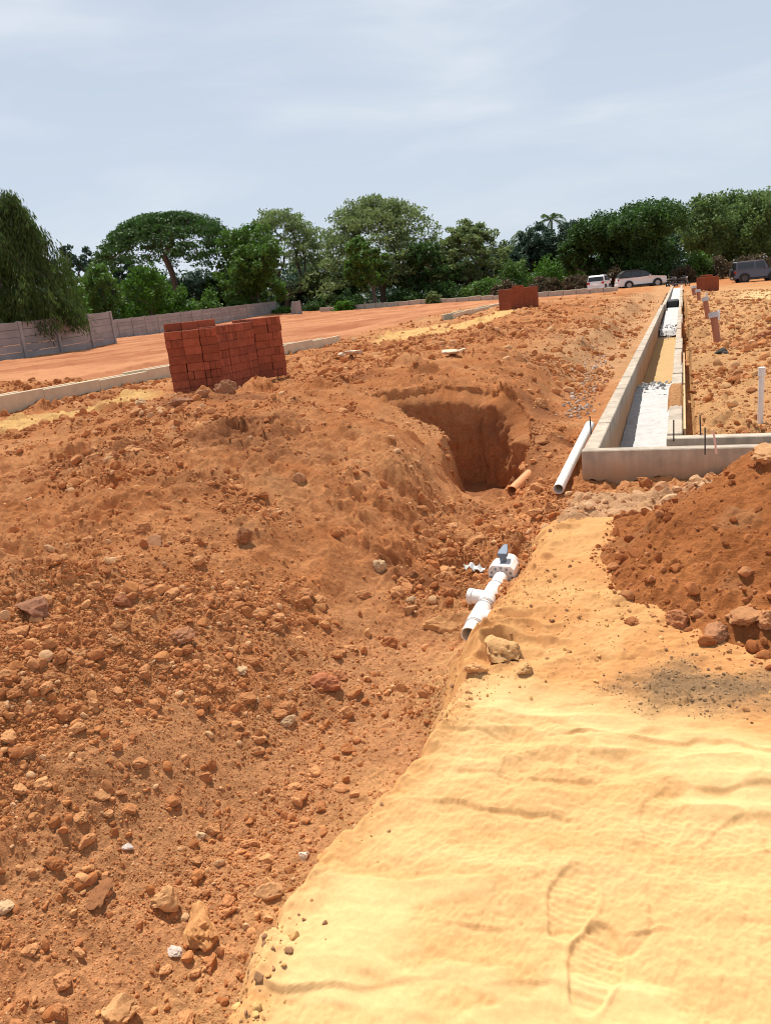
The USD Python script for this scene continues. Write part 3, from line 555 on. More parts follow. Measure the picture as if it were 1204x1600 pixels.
# ------------------------------------------------------------------ kerb drain
def kerb(label, y0, y1, z0, h, seg):
    t = thing('kerb_drain', label, 'drain', (0, 0, 0)); y = y0; k = 0
    while y < y1-.2:
        b = min(y+seg, y1); xa, xb = float(kerb_x(np.float64(y))), float(kerb_x(np.float64(b))); dz = z0+.02*math.sin(k*1.9)
        for name, o0, o1, hh in (('front_panel', -.02, .07, h), ('rear_panel', -.52, -.43, h-.02), ('channel_base', -.428, -.022, .1)):
            def q(yy, xx, o, z): return (xx+o, yy, z)
            pts = [q(yy, xx, o, z) for yy, xx in ((y+.004, xa), (b-.004, xb)) for o in (o0, o1) for z in (dz-.25, dz+hh-.006)]
            pts += [q(yy, xx, o, dz+hh) for yy, xx in ((y+.01, xa), (b-.01, xb)) for o in (o0+.006, o1-.006)]
            obj(name, hull(pts), MAT['concrete_warm'], t)
        y = b; k += 1
kerb('precast concrete kerb drain with an open gutter, beside the large brick stack', 4.0, 19.8, .30, .39, 1.2)
kerb('far length of concrete kerb drain leading up to the small brick stack', 31.6, 46, .20, .42, 1.6)

# ------------------------------------------------------------------ boundary walls
def precast(label, line, h, rows, name='boundary_wall'):
    """line: post positions (x, y, z of the ground)"""
    t = thing(name, label, 'wall')
    for k, p in enumerate(line):
        q = line[min(k+1, len(line)-1)]; o = line[k-1] if k == len(line)-1 else p; e = (np.array(q)-np.array(o))[:2]; L = np.linalg.norm(e); e /= L; n = np.array([-e[1], e[0]])
        T = np.eye(4); T[:2, 0] = e; T[:2, 1] = n; T[:3, 3] = p
        b = box(-.07, .07, -.09, .09, -.3, h+.03, .012); b.apply_transform(T); obj('post', b, MAT['precast'], t)
        if k == len(line)-1: break
        for r in range(rows):
            dz = (q[2]-p[2]); b = box(.074, L-.074, -.03, .03, -.12 if r == 0 else r*h/rows+.006, (r+1)*h/rows-.006, .006)
            v = b.vertices.copy(); v[:, 2] += dz*v[:, 0]/L; b = trimesh.Trimesh(v, b.faces, process=False); b.apply_transform(T)
            obj('panel', b, MAT['precast'], t)
line = [PD(-85, 584, 26.6), PD(-25, 570, 28.7), PD(41, 560.5, 30.6), PD(96, 552, 32.0), PD(145, 543, 33.9), PD(179.5, 536.3, 35.8)]
precast('grey precast concrete panel wall under the drooping trees at the left', line, 1.42, 5)
e0, e1 = PD(165, 531, 61.0), PD(432, 490, 92.0); n = 17
precast('long distant grey precast panel wall behind the large brick stack', [e0+(e1-e0)*k/n for k in range(n+1)], 1.45, 5)
line = [PD(x, y, D) for x, y, D in ((462, 492, 91), (470, 491, 90))]
for k, (a, D) in enumerate((((459, 493), 86), ((468, 492), 85))):
    q = PD(*a, D); b = box(-.35, .35, -.05, .05, -.2, 1.5, .02); b.apply_transform(trimesh.transformations.rotation_matrix(.2-.25*k, [0, 1, 0])); b.apply_translation(q)
    obj('leaning_panel', b, MAT['precast'], None, label=('tall grey concrete panel left standing at the end of the distant wall' if k == 0 else 'leaning concrete panel beside the last panel of the distant wall'), category='panel')
t = thing('low_wall', 'low pale concrete kerb wall along the far edge of the levelled ground, under the trees', 'wall')
L = [PD(500, 486, 89), PD(570, 481, 86), PD(640, 475.5, 84), PD(715, 471, 81), PD(790, 466.5, 78), PD(880, 460, 75), PD(965, 455, 72)]
rng = np.random.default_rng(5)
for a, b in zip(L[:-1], L[1:]):
    for k in range(4):
        p, q = a+(b-a)*k/4, a+(b-a)*(k+1)/4; e = (q-p); ln = np.linalg.norm(e[:2]); T = np.eye(4); T[:2, 0] = e[:2]/ln; T[:2, 1] = np.array([-e[1], e[0]])/ln; T[:3, 3] = p
        m = box(.03, ln-.03, -.12, .12, -.4, .40+rng.normal(0, .03), .03); m.apply_transform(T); obj('block', m, MAT['concrete'], t)

# ------------------------------------------------------------------ pipes and rods
def ground(px, py):
    h, _ = hits([(px, py)]); return h[0]
a, b = P(732, 992, -.26), P(797, 878, -.20)
t = thing('valve_pipe', 'white plastic pipe assembly with branches and a ball valve lying in the trench', 'pipe', a)
d = (b-a); Lp = np.linalg.norm(d); d /= Lp; side = np.cross(d, [0, 0, 1.]); side /= np.linalg.norm(side); up = np.cross(side, d)
at = lambda s, l=0, u=0: d*s+side*l+up*u
rP = .047
obj('pipe', pipe(at(0), at(Lp+.03), rP, .006), MAT['pvc'], t, smooth=40)
obj('coupling', pipe(at(.10), at(.33), rP*1.14, .008), MAT['pvc'], t, smooth=40)
obj('branch', pipe(at(.18), at(.28, .17), rP*.95, .006), MAT['pvc'], t, smooth=40, label='short side branch half buried in sand')
obj('coupling', pipe(at(.36), at(.62), rP*1.14, .008), MAT['pvc'], t, smooth=40)
br = obj('branch', pipe(at(.47), at(.48, -.125, .0), rP*1.0, .006), MAT['pvc'], t, smooth=40, label='open side branch pointing left')
obj('collar', pipe(at(.478, -.105, .0), at(.482, -.132, .0), rP*1.12, .01), MAT['pvc_dusty'], br, smooth=40)
for s in (.105, .325, .365, .612, 1.0): obj('seam', pipe(at(s), at(s+.008), rP*1.17 if s < .9 else rP*1.04, .012), MAT['seam'], t, smooth=40)
v = Lp-.20
body = hull([at(s, l, u) for s in (v-.055, v+.075) for l in (-.085, .085) for u in (-.055, .055)]+[at(s, l, u) for s in (v-.055, v+.075) for l in (-.06, .06) for u in (-.08, .08)])
vb = obj('valve_body', body, MAT['pvc'], t)
for k in range(12):
    an = k*math.pi/6; c = at(v-.056, .072*math.cos(an), .066*math.sin(an)); obj('bolt_hole', cyl(c-d*.004, c+d*.002, .009, 8), MAT['seam'], vb)
for k in range(12):
    an = (k+.5)*math.pi/6; c0, c1 = at(v-.058, .058*math.cos(an), .055*math.sin(an)), at(v-.058, .084*math.cos(an), .078*math.sin(an)); obj('rib', cyl(c0, c1, .004, 5), MAT['pvc'], vb)
obj('union_nut', pipe(at(v+.077), at(v+.20), rP*1.3, .02), MAT['pvc'], t, smooth=40)
hd = obj('valve_stem', cyl(at(v+.02, 0, .075), at(v+.02, 0, .125), .022, 14), MAT['grey_blue'], t, smooth=40)
obj('valve_handle', hull([at(v+.0, l, u) for l in (-.03, .03) for u in (.118, .145)]+[at(v+.04, l, u) for l in (-.03, .03) for u in (.118, .15)]+[at(v+.11, l, u) for l in (-.012, .012) for u in (.145, .165)]), MAT['grey_blue'], t)
a, b = P(872, 764, -.10), P(921, 664, .14)
t = thing('white_pipe', 'white plastic pipe leaning against the corner of the foundation wall', 'pipe', a); obj('pipe', pipe((0, 0, 0), b-a, .045, .005), MAT['pvc'], t, smooth=40)
a, b = P(800, 768, -.27), P(829, 740, -.19)
t = thing('orange_pipe', 'short orange-brown pipe stub sticking out of the earth by the pit', 'pipe', a); obj('pipe', pipe((0, 0, 0), b-a, .056, .006), MAT['orange_pipe'], t, smooth=40)
a = P(1187, 664, .04); t = thing('upright_white_pipe', 'upright white plastic pipe with a cap, at the right edge behind the foundation', 'pipe', a)
obj('pipe', cyl((0, 0, -.15), (0, 0, .52), .026, 18), MAT['pvc_dusty'], t, smooth=40); obj('cap', cyl((0, 0, .48), (0, 0, .56), .033, 18), MAT['pvc_dusty'], t, smooth=40)
def stub(base, top, D, r, label, mat='brown_pipe', capmat='cap_grey', capr=1.35, caph=.09):
    a, b = PD(*base, D), PD(*top, D); a[2] = height(a[0], a[1])[0]; e = (b-a)/np.linalg.norm(b-a)
    t = thing('pipe_riser', label, 'pipe', a); obj('pipe', cyl(-e*.25, b-a, r, 18), MAT[mat], t, smooth=40)
    if capmat: obj('cap', cyl(b-a-e*caph, b-a+e*.012, r*capr, 18), MAT[capmat], t, smooth=40)
stub((1121, 531), (1114, 489), 14.6, .066, 'brown pipe riser with a grey cap, nearest of the leaning row beside the inner wall')
stub((1106, 492), (1101, 465), 19.5, .062, 'brown pipe riser with a grey cap, second of the leaning row')
stub((1092, 473), (1090, 453), 29., .07, 'brown pipe riser third in the row, near the farthest brick stack')
stub((1084, 465), (1083, 448), 36., .09, 'brown pipe riser last in the row, just left of the farthest brick stack')
stub((1121, 505), (1123, 484), 17.0, .026, 'thin white upright pipe behind the nearest brown riser', 'pvc_dusty', None)
stub((1102, 464), (1103, 456), 21., .024, 'thin white upright pipe behind the second brown riser', 'pvc_dusty', None)
def rod(base, top, label, mat='steel', r=.006):
    b0 = P(*base, TOP); D = float((b0-O_)@F_); b1 = PD(*top, D); obj('steel_rod', cyl(b0-(b1-b0)*.25, b1, r, 8), MAT[mat], None, smooth=40, label=label, category='rod')
rod((923, 677), (921, 650), 'dark steel rod at the top of the leaning white pipe'); rod((1052, 683), (1052, 656), 'dark steel rod standing in the end of the inner wall')
rod((1094, 678), (1093, 648), 'tall dark steel rod in the rear cross wall'); rod((1101, 702), (1101, 668), 'dark steel rod in the front wall, left of the pinkish one'); rod((1118, 702), (1114, 673), 'pinkish painted rod in the front wall', 'pink_rod', .008)
# crumpled clear film beside the valve
g = ground(742, 897); rng = np.random.default_rng(12); X, Y = np.meshgrid(np.linspace(-.09, .09, 16), np.linspace(-.035, .035, 8)); Z = rng.random(X.shape)*.018+.03*np.abs(np.sin(X*40+Y*25))
v = np.stack([X.ravel()*.9, Y.ravel(), Z.ravel()], -1); i, j = np.meshgrid(np.arange(7), np.arange(15), indexing='ij'); a = (i*16+j).ravel()
f = np.vstack([np.c_[a, a+1, a+17], np.c_[a, a+17, a+16]]); v2 = v+[0, 0, .004]; m = trimesh.Trimesh(np.vstack([v, v2]), np.vstack([f[:, ::-1], f+len(v)]), process=False)
m.apply_transform(trimesh.transformations.rotation_matrix(-.5, [0, 0, 1])); m.apply_translation(g+[0, 0, .015]); obj('plastic_wrapper', m, MAT['film'], None, label='crumpled clear plastic wrapper beside the valve', category='wrapper')
# ------------------------------------------------------------------ stones and clods
_ico = {k: trimesh.creation.icosphere(k) for k in (1, 2, 3)}
def stone_mesh(rng, size, sub=2, cuts=5, flat=1.0):
    ic = _ico[sub]; v = ic.vertices.copy(); f = ic.faces
    for _ in range(cuts):
        n = rng.normal(size=3); n /= np.linalg.norm(n); dd = rng.uniform(.45, .85); s = v@n-dd; v = v-np.maximum(s, 0)[:, None]*n*.93
    o = rng.random(3)*50; k = int(rng.integers(99)); v = v*(1+.30*(meshkit.fbm(v*1.6+o, 3, k)-.5)*2+(.16*(meshkit.noise(v*5.5+o, k)-.5)*2 if sub > 1 else 0))[:, None]
    v *= np.array([1, rng.uniform(.65, .95), rng.uniform(.5, .8)*flat])*.58*np.asarray(size)
    T = trimesh.transformations.rotation_matrix(rng.uniform(0, 6.28), [0, 0, 1])@trimesh.transformations.rotation_matrix(rng.normal(0, .25), [1, 0, 0])
    m = trimesh.Trimesh(v, f, process=False); m.apply_transform(T); return m
NAMED = [  # pixel of the base, width in pixels, flatness, tint, name, label
 (508,1072,44,1.0,(.40,.15,.07),'stone','large angular red-brown stone alone on the trench side, below the middle of the slope'),
 (262,1408,46,1.1,(.50,.27,.12),'stone','pale ochre lump with a knobbly top, above the big tan boulder at lower left'),
 (318,1462,72,.9,(.50,.25,.10),'stone','biggest tan boulder in the stony lower left slope'),
 (155,1402,58,.5,(.27,.115,.05),'stone','dark flat slab of earth casting a deep shadow, lower left'),
 (58,958,62,.8,(.30,.14,.08),'stone','large dull brown boulder near the left edge, halfway up the bank'),
 (285,998,50,.8,(.33,.15,.075),'stone','rounded brown boulder on the bank left of the red angular stone'),
 (195,948,34,1.,(.32,.13,.06),'stone','brown clod on the bank between the two big boulders at left'),
 (476,1342,18,1.,(.66,.52,.40),'stone','small bright white stone on the trench floor side'),
 (640,955,24,1.,(.46,.24,.11),'stone','ochre stone a little left of the white pipe assembly'),
 (192,1592,50,.9,(.50,.27,.12),'stone','pale stone cut by the bottom edge of the picture, lower left'),
 (420,1405,38,.9,(.48,.26,.12),'stone','pale cream lump beside the trench floor, right of the tan boulder'),
 (240,850,46,.8,(.33,.16,.08),'stone','flattish brown lump high on the bank, below the pale stain'),
 (380,845,30,1.1,(.28,.12,.055),'stone','dark upright clod in the middle of the bank'),
 (420,1345,30,1.,(.38,.17,.075),'stone','brown clod in the trickle of stones below the red angular stone'),
 (690,985,46,.8,(.50,.26,.11),'stone','ochre lump touching the near end of the white pipe assembly'),
 (790,1025,74,.8,(.52,.30,.13),'stone','big crumbling sand lump on the lip just below the white pipe'),
 (818,1048,32,.8,(.54,.31,.13),'stone','smooth sandy lump right of the big crumbling one on the lip'),
 (745,1052,34,.9,(.52,.28,.12),'stone','sandy lump on the lip, left of the big crumbling one'),
 (1057,972,44,.8,(.38,.16,.07),'stone','flat-topped stone at the foot of the dark heap, leftmost of the large ones'),
 (1118,1000,46,.9,(.36,.17,.085),'stone','rounded stone at the foot of the dark heap, second of the large ones'),
 (1160,992,62,.8,(.40,.19,.085),'stone','broad stone at the foot of the dark heap, third of the large ones'),
 (1196,990,44,1.1,(.42,.20,.09),'stone','tall stone at the foot of the dark heap, at the right edge'),
 (986,978,22,.9,(.38,.15,.06),'stone','small round stone at the left toe of the dark heap'),
 (1190,852,52,.7,(.48,.26,.12),'stone','pale ochre stone bedded in the side of the dark heap'),
 (285,632,34,1.2,(.31,.15,.08),'stone','pointed clod leaning against the foot of the large brick stack, left one'),
 (352,614,32,1.2,(.33,.16,.085),'stone','knobbly clod at the near corner of the large brick stack'),
 (318,620,24,1.,(.36,.18,.09),'stone','low clod between the two clods at the foot of the large brick stack'),
 (466,752,20,1.,(.42,.22,.11),'stone','light brown stone near the middle of the bank top'),
 (1127,552,22,1.,(.2,.2,.2),'stone','small black rock on the orange earth near the nearest brown riser'),
 (1196,528,26,1.2,(.36,.15,.07),'stone','large rusty boulder at the right edge behind the upright pipe'),
 (868,690,20,1.,(.42,.22,.12),'stone','pale stone on the slope left of the foundation corner'),
 (530,1060,24,.9,(.36,.15,.065),'stone','brown stone touching the right side of the red angular stone'),
 (200,1330,18,.7,(.5,.42,.36),'stone','small grey-white chip on the stony lower left slope'),
 (275,1490,24,.6,(.55,.45,.38),'stone','flat pale chip just below the tan boulder'),
]
hp, ht = hits([(n[0], n[1]) for n in NAMED])
rng = np.random.default_rng(21)
for (px, py, w, fl, tint, nm, label), h, tt in zip(NAMED, hp, ht):
    D = tt; s = w*D/FPX; z = h[2]
    if -.75 < h[0] < 2.4 and 3.0 < h[1] < 6.15: z = max(z, heap_z(h[:1], h[1:2])[0])
    m = stone_mesh(rng, s, 3, 7, fl); m.apply_translation([h[0], h[1], z+s*.05*fl])
    mt = 'black_rock' if 'black rock' in label else 'stone'
    p = obj(nm, m, MAT[mt], None, smooth=25, label=label, category='stone')
    n = len(UsdGeom.Mesh(p).GetPointsAttr().Get()); color_primvar(p, np.tile(tint, (n, 1)))
# pale slabs on the bank
for px, py, w, label in ((552,556,34,'flat pale slab of broken concrete lying on the bank past the kerb end'), (532,559,20,'smaller pale slab half under the slab past the kerb end'), (703,556,30,'flat white slab alone on top of the bank'), (722,553,12,'small white fragment right of the flat white slab')):
    h, tt = hits([(px, py)]); h = h[0]; s = w*tt[0]/FPX; m = stone_mesh(rng, s, 2, 9, .42); m.apply_translation([h[0], h[1], h[2]+.05]); obj('slab', m, MAT['pale_slab'], None, label=label, category='slab')
# the clods that show largest, each a thing; the rest as stuff
gr = np.hypot(gx, gy); ok = ~((gx > -1.0) & (gx < .14) & (gy > 6.6)) & (CLS['rough'] > .12) & (CLS['road'] < .2) & (gr > 1.2) & (gr < 48) & ~CLS['ch'] & (CLS['pm'] < .5) & (az[np.arange(len(gx)) % na] < math.radians(17))
dens = CLS['rough']*(.16+1.1*sstep(.44, .62, n2(gx, gy, .9, 101, 4)))*(.22+1.1*sstep(.44, .60, n2(gx, gy, 3.2, 102, 3)))*np.where(gr > 4, 1.6, 1.)*sstep(55, 20, gr)
stony = sstep(1.9, .7, np.abs(gx+2.0))*sstep(4.2, 2.2, gy)*(1-CLS['sand'])*(1-CLS['valley']*.8)
dens = (dens*(1+1.2*stony)+.8*stony)*(1-.9*CLS['sandy']); dens[~ok] = 0
dens *= np.where(gr < 6, 1, (6/np.maximum(gr, 1))**.0)
rng = np.random.default_rng(31)
def pick(n, w): return rng.choice(len(gx), n, replace=False, p=w/w.sum())
NC = 95000
idx = pick(NC, dens)
smin = np.clip(gr[idx]*.0017, .0045, .03)
size = np.minimum(smin*rng.random(NC)**(-.43), np.clip(.026+gr[idx]*.014, .04, .16))
big = np.argsort(-size/gr[idx])
taken = [[], []]; indiv = []
tree_ = cKDTree(hp[:, :2])
for i in big:
    x, y = gx[idx[i]], gy[idx[i]]
    v = np.array([x, y, gz[idx[i]]])-O_; d = v@F_
    if d < .5: continue
    u, w = CX+FPX*(v@R_)/d, CY-FPX*(v@U_)/d
    if not (-10 < u < 1214 and 450 < w < 1610): continue
    if indiv and min((x-a)**2+(y-b)**2 for a, b in indiv) < (size[i]*.7)**2: continue
    if tree_.query([x, y])[0] < size[i]*1.2: continue
    indiv.append((x, y)); taken[0].append(i)
    if len(indiv) >= 230: break
def tint_for(n): 
    k = rng.random((n, 1)); c = np.array([.36, .14, .052])*(1-k)+np.array([.53, .265, .115])*k
    w = rng.random((n, 1)) < .03; return np.where(w, [[.48, .32, .18]], c)
for i in taken[0]:
    g = idx[i]; s = size[i]; m = stone_mesh(rng, s, 3, 5, 1.0); m.apply_translation([gx[g], gy[g], gz[g]+s*.02])
    front = gr[g] < 4.2
    p = obj('earth_clod', m, MAT['stone'], None, smooth=28, label='rough red-brown clod lying on the near slope of the dug earth' if front else 'rough red-brown clod lying on the farther part of the earth bank', category='clod', group='clods on the near slope' if front else 'clods on the farther bank')
    color_primvar(p, np.tile(tint_for(1), (len(UsdGeom.Mesh(p).GetPointsAttr().Get()), 1)))
def instancer(name, label, cat, xyz, size, seed, mats, nvar=None, kind='stuff', sub=1):
    nvar = nvar or len(mats); rng = np.random.default_rng(seed); pi = UsdGeom.PointInstancer.Define(stage, numbered('/World/'+name)); base = str(pi.GetPath())
    rel = pi.CreatePrototypesRel(); 
    for k in range(nvar):
        m = stone_mesh(rng, 1.0, sub, 4, 1.0); p = obj('clod', m, MAT['stone'], pi.GetPrim(), smooth=25)
        c = mats[k % len(mats)]; color_primvar(p, np.tile(c, (len(UsdGeom.Mesh(p).GetPointsAttr().Get()), 1))); rel.AddTarget(p.GetPath())
    n = len(xyz); pi.CreateProtoIndicesAttr(Vt.IntArray.FromNumpy(rng.integers(0, nvar, n).astype(np.int32)))
    pi.CreatePositionsAttr(Vt.Vec3fArray.FromNumpy(xyz.astype(np.float32)))
    a = rng.normal(size=(n, 4)); a[:, 1:3] *= .35; a /= np.linalg.norm(a, axis=1, keepdims=True)
    pi.CreateOrientationsAttr(Vt.QuathArray([Gf.Quath(float(q[0]), float(q[1]), float(q[2]), float(q[3])) for q in a]))
    pi.CreateScalesAttr(Vt.Vec3fArray.FromNumpy(np.repeat(size[:, None], 3, 1).astype(np.float32)))
    data(pi.GetPrim(), label=label, category=cat, kind=kind); return pi
rest = np.setdiff1d(np.arange(NC), np.array(taken[0], int)); g = idx[rest]
EARTH = [tuple(np.array(q)*np.array([1.22, 1.16, 1.08])) for q in [(.30,.12,.045), (.37,.165,.065), (.42,.21,.09), (.27,.105,.04), (.36,.15,.06), (.46,.25,.115), (.33,.14,.055), (.40,.185,.08), (.30,.13,.055), (.31,.125,.05), (.36,.15,.06), (.44,.22,.10), (.28,.11,.042), (.38,.17,.07), (.33,.14,.055), (.41,.20,.085), (.35,.155,.06), (.29,.12,.048), (.46,.29,.16)]]
instancer('small_clods', 'countless small clods and pebbles strewn over the dug earth', 'clods', np.stack([gx[g], gy[g], gz[g]+size[rest]*.09], -1), size[rest], 41, EARTH)
# stones of the heap and the ridge
n = 7000; x, y = rng.uniform(-.75, 2.2, n), rng.uniform(3.0, 6.0, n); hz = heap_z(x, y); gz2 = height(x, y); k = (hz > gz2-.03); k &= rng.random(n) < np.where(hz-gz2 > .18, .6, 1.); x, y, hz, gz2 = x[k], y[k], hz[k], gz2[k]
s = np.minimum(.007*rng.random(len(x))**-.6, .07)*np.where(hz-gz2 > .25, .7, 1.)
instancer('heap_clods', 'small dark clods rolled to the foot of the fresh earth heap', 'clods', np.stack([x, y, np.maximum(hz, gz2)+s*.15], -1), s, 42, [(.27,.09,.03), (.36,.135,.048), (.31,.11,.038), (.42,.18,.075)], 8)
n = 420; x, y = rng.uniform(-1.0, 1.2, n), rng.uniform(5.35, 6.6, n); rz_ = ridge_z(x, y); k = rz_ > height(x, y)-.01; x, y, rz_ = x[k], y[k], rz_[k]; s = np.minimum(.022*rng.random(len(x))**-.5, .13)
instancer('ridge_clods', 'pale broken clods of the ridge along the front wall', 'clods', np.stack([x, y, rz_+s*.12], -1), s, 43, [(.46,.245,.125), (.54,.33,.18), (.50,.29,.15), (.42,.21,.10)], 8)
# clods on the sand's trodden part, its sloping edge and right-hand earth; grit in the dark patch; stone chips in the channel
w = (CLS['upper']*.8+CLS['slope']*1.6)*(gr < 7)*(gr > 1.1)*sstep(.45, .7, n2(gx, gy, 2.4, 103, 3)); i2 = pick(2600, w+1e-12); s = np.minimum(.005*rng.random(len(i2))**-.5, .028)
instancer('sand_crumbs', 'small sandy crumbs and pebbles on the trodden sand', 'crumbs', np.stack([gx[i2], gy[i2], gz[i2]+s*.15], -1), s, 44, [(.54,.31,.12), (.46,.24,.10), (.58,.36,.14), (.30,.16,.08)], 8)
w = CLS['dgm']+0.; i2 = pick(1500, w+1e-12); s = np.minimum(.003*rng.random(len(i2))**-.42, .015)
instancer('dark_grit', 'dark grit scattered over the sand in front of the heap', 'grit', np.stack([gx[i2], gy[i2], gz[i2]+s*.15], -1), s, 45, [(.24,.15,.08), (.30,.19,.10), (.18,.11,.06), (.40,.24,.12)], 8)
w = CLS['right']*(gr < 45)*(1-CLS['ch'])*(az[np.arange(len(gx)) % na] < math.radians(17))*(.3+sstep(.45, .65, n2(gx, gy, .8, 104, 4))); i2 = pick(5000, w+1e-12); s = np.minimum(np.clip(gr[i2]*.0016, .008, .04)*rng.random(len(i2))**-.5, .13)
instancer('orange_clods', 'clods of the rough orange earth right of the inner wall', 'clods', np.stack([gx[i2], gy[i2], gz[i2]+s*.12], -1), s, 46, [(.46,.25,.11), (.40,.19,.08), (.54,.32,.15), (.34,.15,.065)], 8)
n = 120; x, y = rng.uniform(XL1+.03, XR0-.03, n), np.concatenate([rng.normal(13.0, .35, n//2), rng.normal(25.2, .7, n-n//2)]); s = rng.uniform(.02, .07, n); z = np.where(y < 18, -.42+.27*sstep(13.7, 12.8, y), -.40+.2*sstep(24.3, 25.4, y))+rng.random(n)*.05
instancer('stone_chips', 'grey crushed stone chips at the ends of the cement spreads in the channel', 'stone chips', np.stack([x, y, z], -1), s, 47, [(.34,.34,.34), (.44,.44,.44), (.24,.25,.26), (.48,.48,.48)], 8)
n = 300; hh = np.array([P(rng.normal(925-.5*(yy-580), 12), yy, .16) for yy in rng.uniform(545, 640, n)]); hh[:, 2] = height(hh[:, 0], hh[:, 1]); s = rng.uniform(.015, .06, n)
instancer('pale_chips', 'pale broken concrete chips trailing down the slope left of the foundation wall', 'stone chips', hh+np.array([0, 0, .01]), s, 48, [(.42,.33,.26), (.45,.28,.16), (.50,.43,.37), (.44,.25,.13)], 8)
# earth spilled over the inner wall
def spill_z(x, y): return TOP+.075*np.clip(1-((y-9.75)/.85)**2, -.5, 1)*(.6+.8*n2(x, y, 5., 111, 3))-.05*sstep(.03, .0, np.minimum(x-XR0, XR1-x)+.02)+(.3-np.abs(n2(x, y, 16., 112, 2)-.5)*2)*.04
heap('spilled_earth', XR0-.02, XR1+.012, 8.85, 10.65, spill_z, .018, lambda v: np.tile([.44, .22, .095], (len(v), 1)), 'soil', label='orange earth spilled across the top of the inner wall', category='earth')

# ------------------------------------------------------------------ trees
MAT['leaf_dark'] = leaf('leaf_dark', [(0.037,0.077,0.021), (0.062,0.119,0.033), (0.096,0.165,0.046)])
MAT['leaf_mid'] = leaf('leaf_mid', [(0.065,0.127,0.027), (0.098,0.184,0.039), (0.151,0.240,0.057)])
MAT['leaf_bright'] = leaf('leaf_bright', [(.055,.125,.018), (.085,.175,.026), (.125,.22,.040)])
MAT['leaf_olive'] = leaf('leaf_olive', [(0.125,0.169,0.063), (0.191,0.235,0.097), (0.264,0.304,0.138)])
MAT['leaf_euca'] = leaf('leaf_euca', [(0.101,0.157,0.052), (0.148,0.213,0.070), (0.202,0.263,0.096)])
MAT['leaf_droop'] = leaf('leaf_droop', [(0.055,0.091,0.026), (0.095,0.143,0.044), (0.157,0.212,0.073)], .32)
MAT['leaf_dry'] = leaf('leaf_dry', [(0.075,0.056,0.032), (0.112,0.083,0.046), (0.150,0.116,0.068)], .2)
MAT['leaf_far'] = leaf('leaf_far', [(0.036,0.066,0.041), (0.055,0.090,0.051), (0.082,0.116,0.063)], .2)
MAT['leaf_palm'] = leaf('leaf_palm', [(.050,.085,.025), (.075,.115,.035), (.12,.14,.055)], .25)
def leaves(rng, c, per, rad, size, asp=.5, droop=0., up=.35):
    """clusters of leaf-sized faces round the points c"""
    n = len(c)*per; ctr = np.repeat(c, per, 0); rad = np.broadcast_to(rad, (3,))
    d = rng.normal(size=(n, 3)); d /= np.linalg.norm(d, axis=1, keepdims=True); d *= rng.random((n, 1))**.45
    p = ctr+d*rad; nrm = rng.normal(size=(n, 3))+d*.7; nrm[:, 2] += up*2; nrm /= np.linalg.norm(nrm, axis=1, keepdims=True)
    t = rng.normal(size=(n, 3)); t[:, 2] -= droop; t -= (t*nrm).sum(1, keepdims=True)*nrm if droop == 0 else 0; t /= np.linalg.norm(t, axis=1, keepdims=True)+1e-9
    b = np.cross(nrm, t); b /= np.linalg.norm(b, axis=1, keepdims=True)+1e-9
    s = size*rng.uniform(.6, 1.4, (n, 1)); t, b = t*s, b*s*asp
    v = np.stack([p-t, p+b*.9-t*.1, p+t, p-b*.9-t*.1], 1).reshape(-1, 3); k = np.arange(n)*4
    return v, np.vstack([np.c_[k, k+1, k+2], np.c_[k, k+2, k+3]])
def joined(parts):
    V, Fc, n = [], [], 0
    for v, f in parts: V.append(v); Fc.append(f+n); n += len(v)
    return trimesh.Trimesh(np.vstack(V), np.vstack(Fc), process=False)
def limbs(rng, base, fork, clumps, r0, sides=5, wiggle=.1, rmin=.012):
    """a skeleton from the trunk to every clump; limb thickness follows what it carries"""
    order = np.argsort(np.linalg.norm(clumps-fork, axis=1)); nodes = [np.array(base, float), np.array(fork, float)]; par = [-1, 0]
    for i in order:
        q = clumps[i]; A = np.array(nodes[1:]); d = np.linalg.norm(A-q, axis=1); dn = np.linalg.norm(A-fork, axis=1); dq = np.linalg.norm(q-fork)
        cost = d+np.where(dn > dq*.92, 3*dq, 0)+.25*dn; j = int(np.argmin(cost))+1
        p = nodes[j]; L = np.linalg.norm(q-p); last = j
        for s in (.34, .67, 1.):
            x = p+(q-p)*s+rng.normal(0, wiggle*L*.35, 3)*(s < 1); x[2] += .10*L*math.sin(s*3.14)*.5; nodes.append(x); par.append(last); last = len(nodes)-1
    cnt = np.zeros(len(nodes)); leafn = np.ones(len(nodes))
    for k in range(len(nodes)-1, 0, -1): cnt[k] += 1; cnt[par[k]] += cnt[k]
    rad_ = np.maximum(r0*(cnt/cnt[1])**.5, rmin); rad_[0] = r0*1.25; paths = []
    for k in range(1, len(nodes)): 
        a, b = nodes[par[k]], nodes[k]
        if np.linalg.norm(b-a) > 1e-3: paths.append((np.array([a, (a+b)/2, b]), [min(rad_[par[k]], rad_[k]*1.5) if par[k] else rad_[par[k]], rad_[k]*1.02, rad_[k]]))
    return tubes(paths, sides)
def horizon_y(px): return 522.6-px*.1034
def spot(px, D):
    q = PD(px, horizon_y(px), D); return q[0], q[1], gz_at(q[0], q[1])
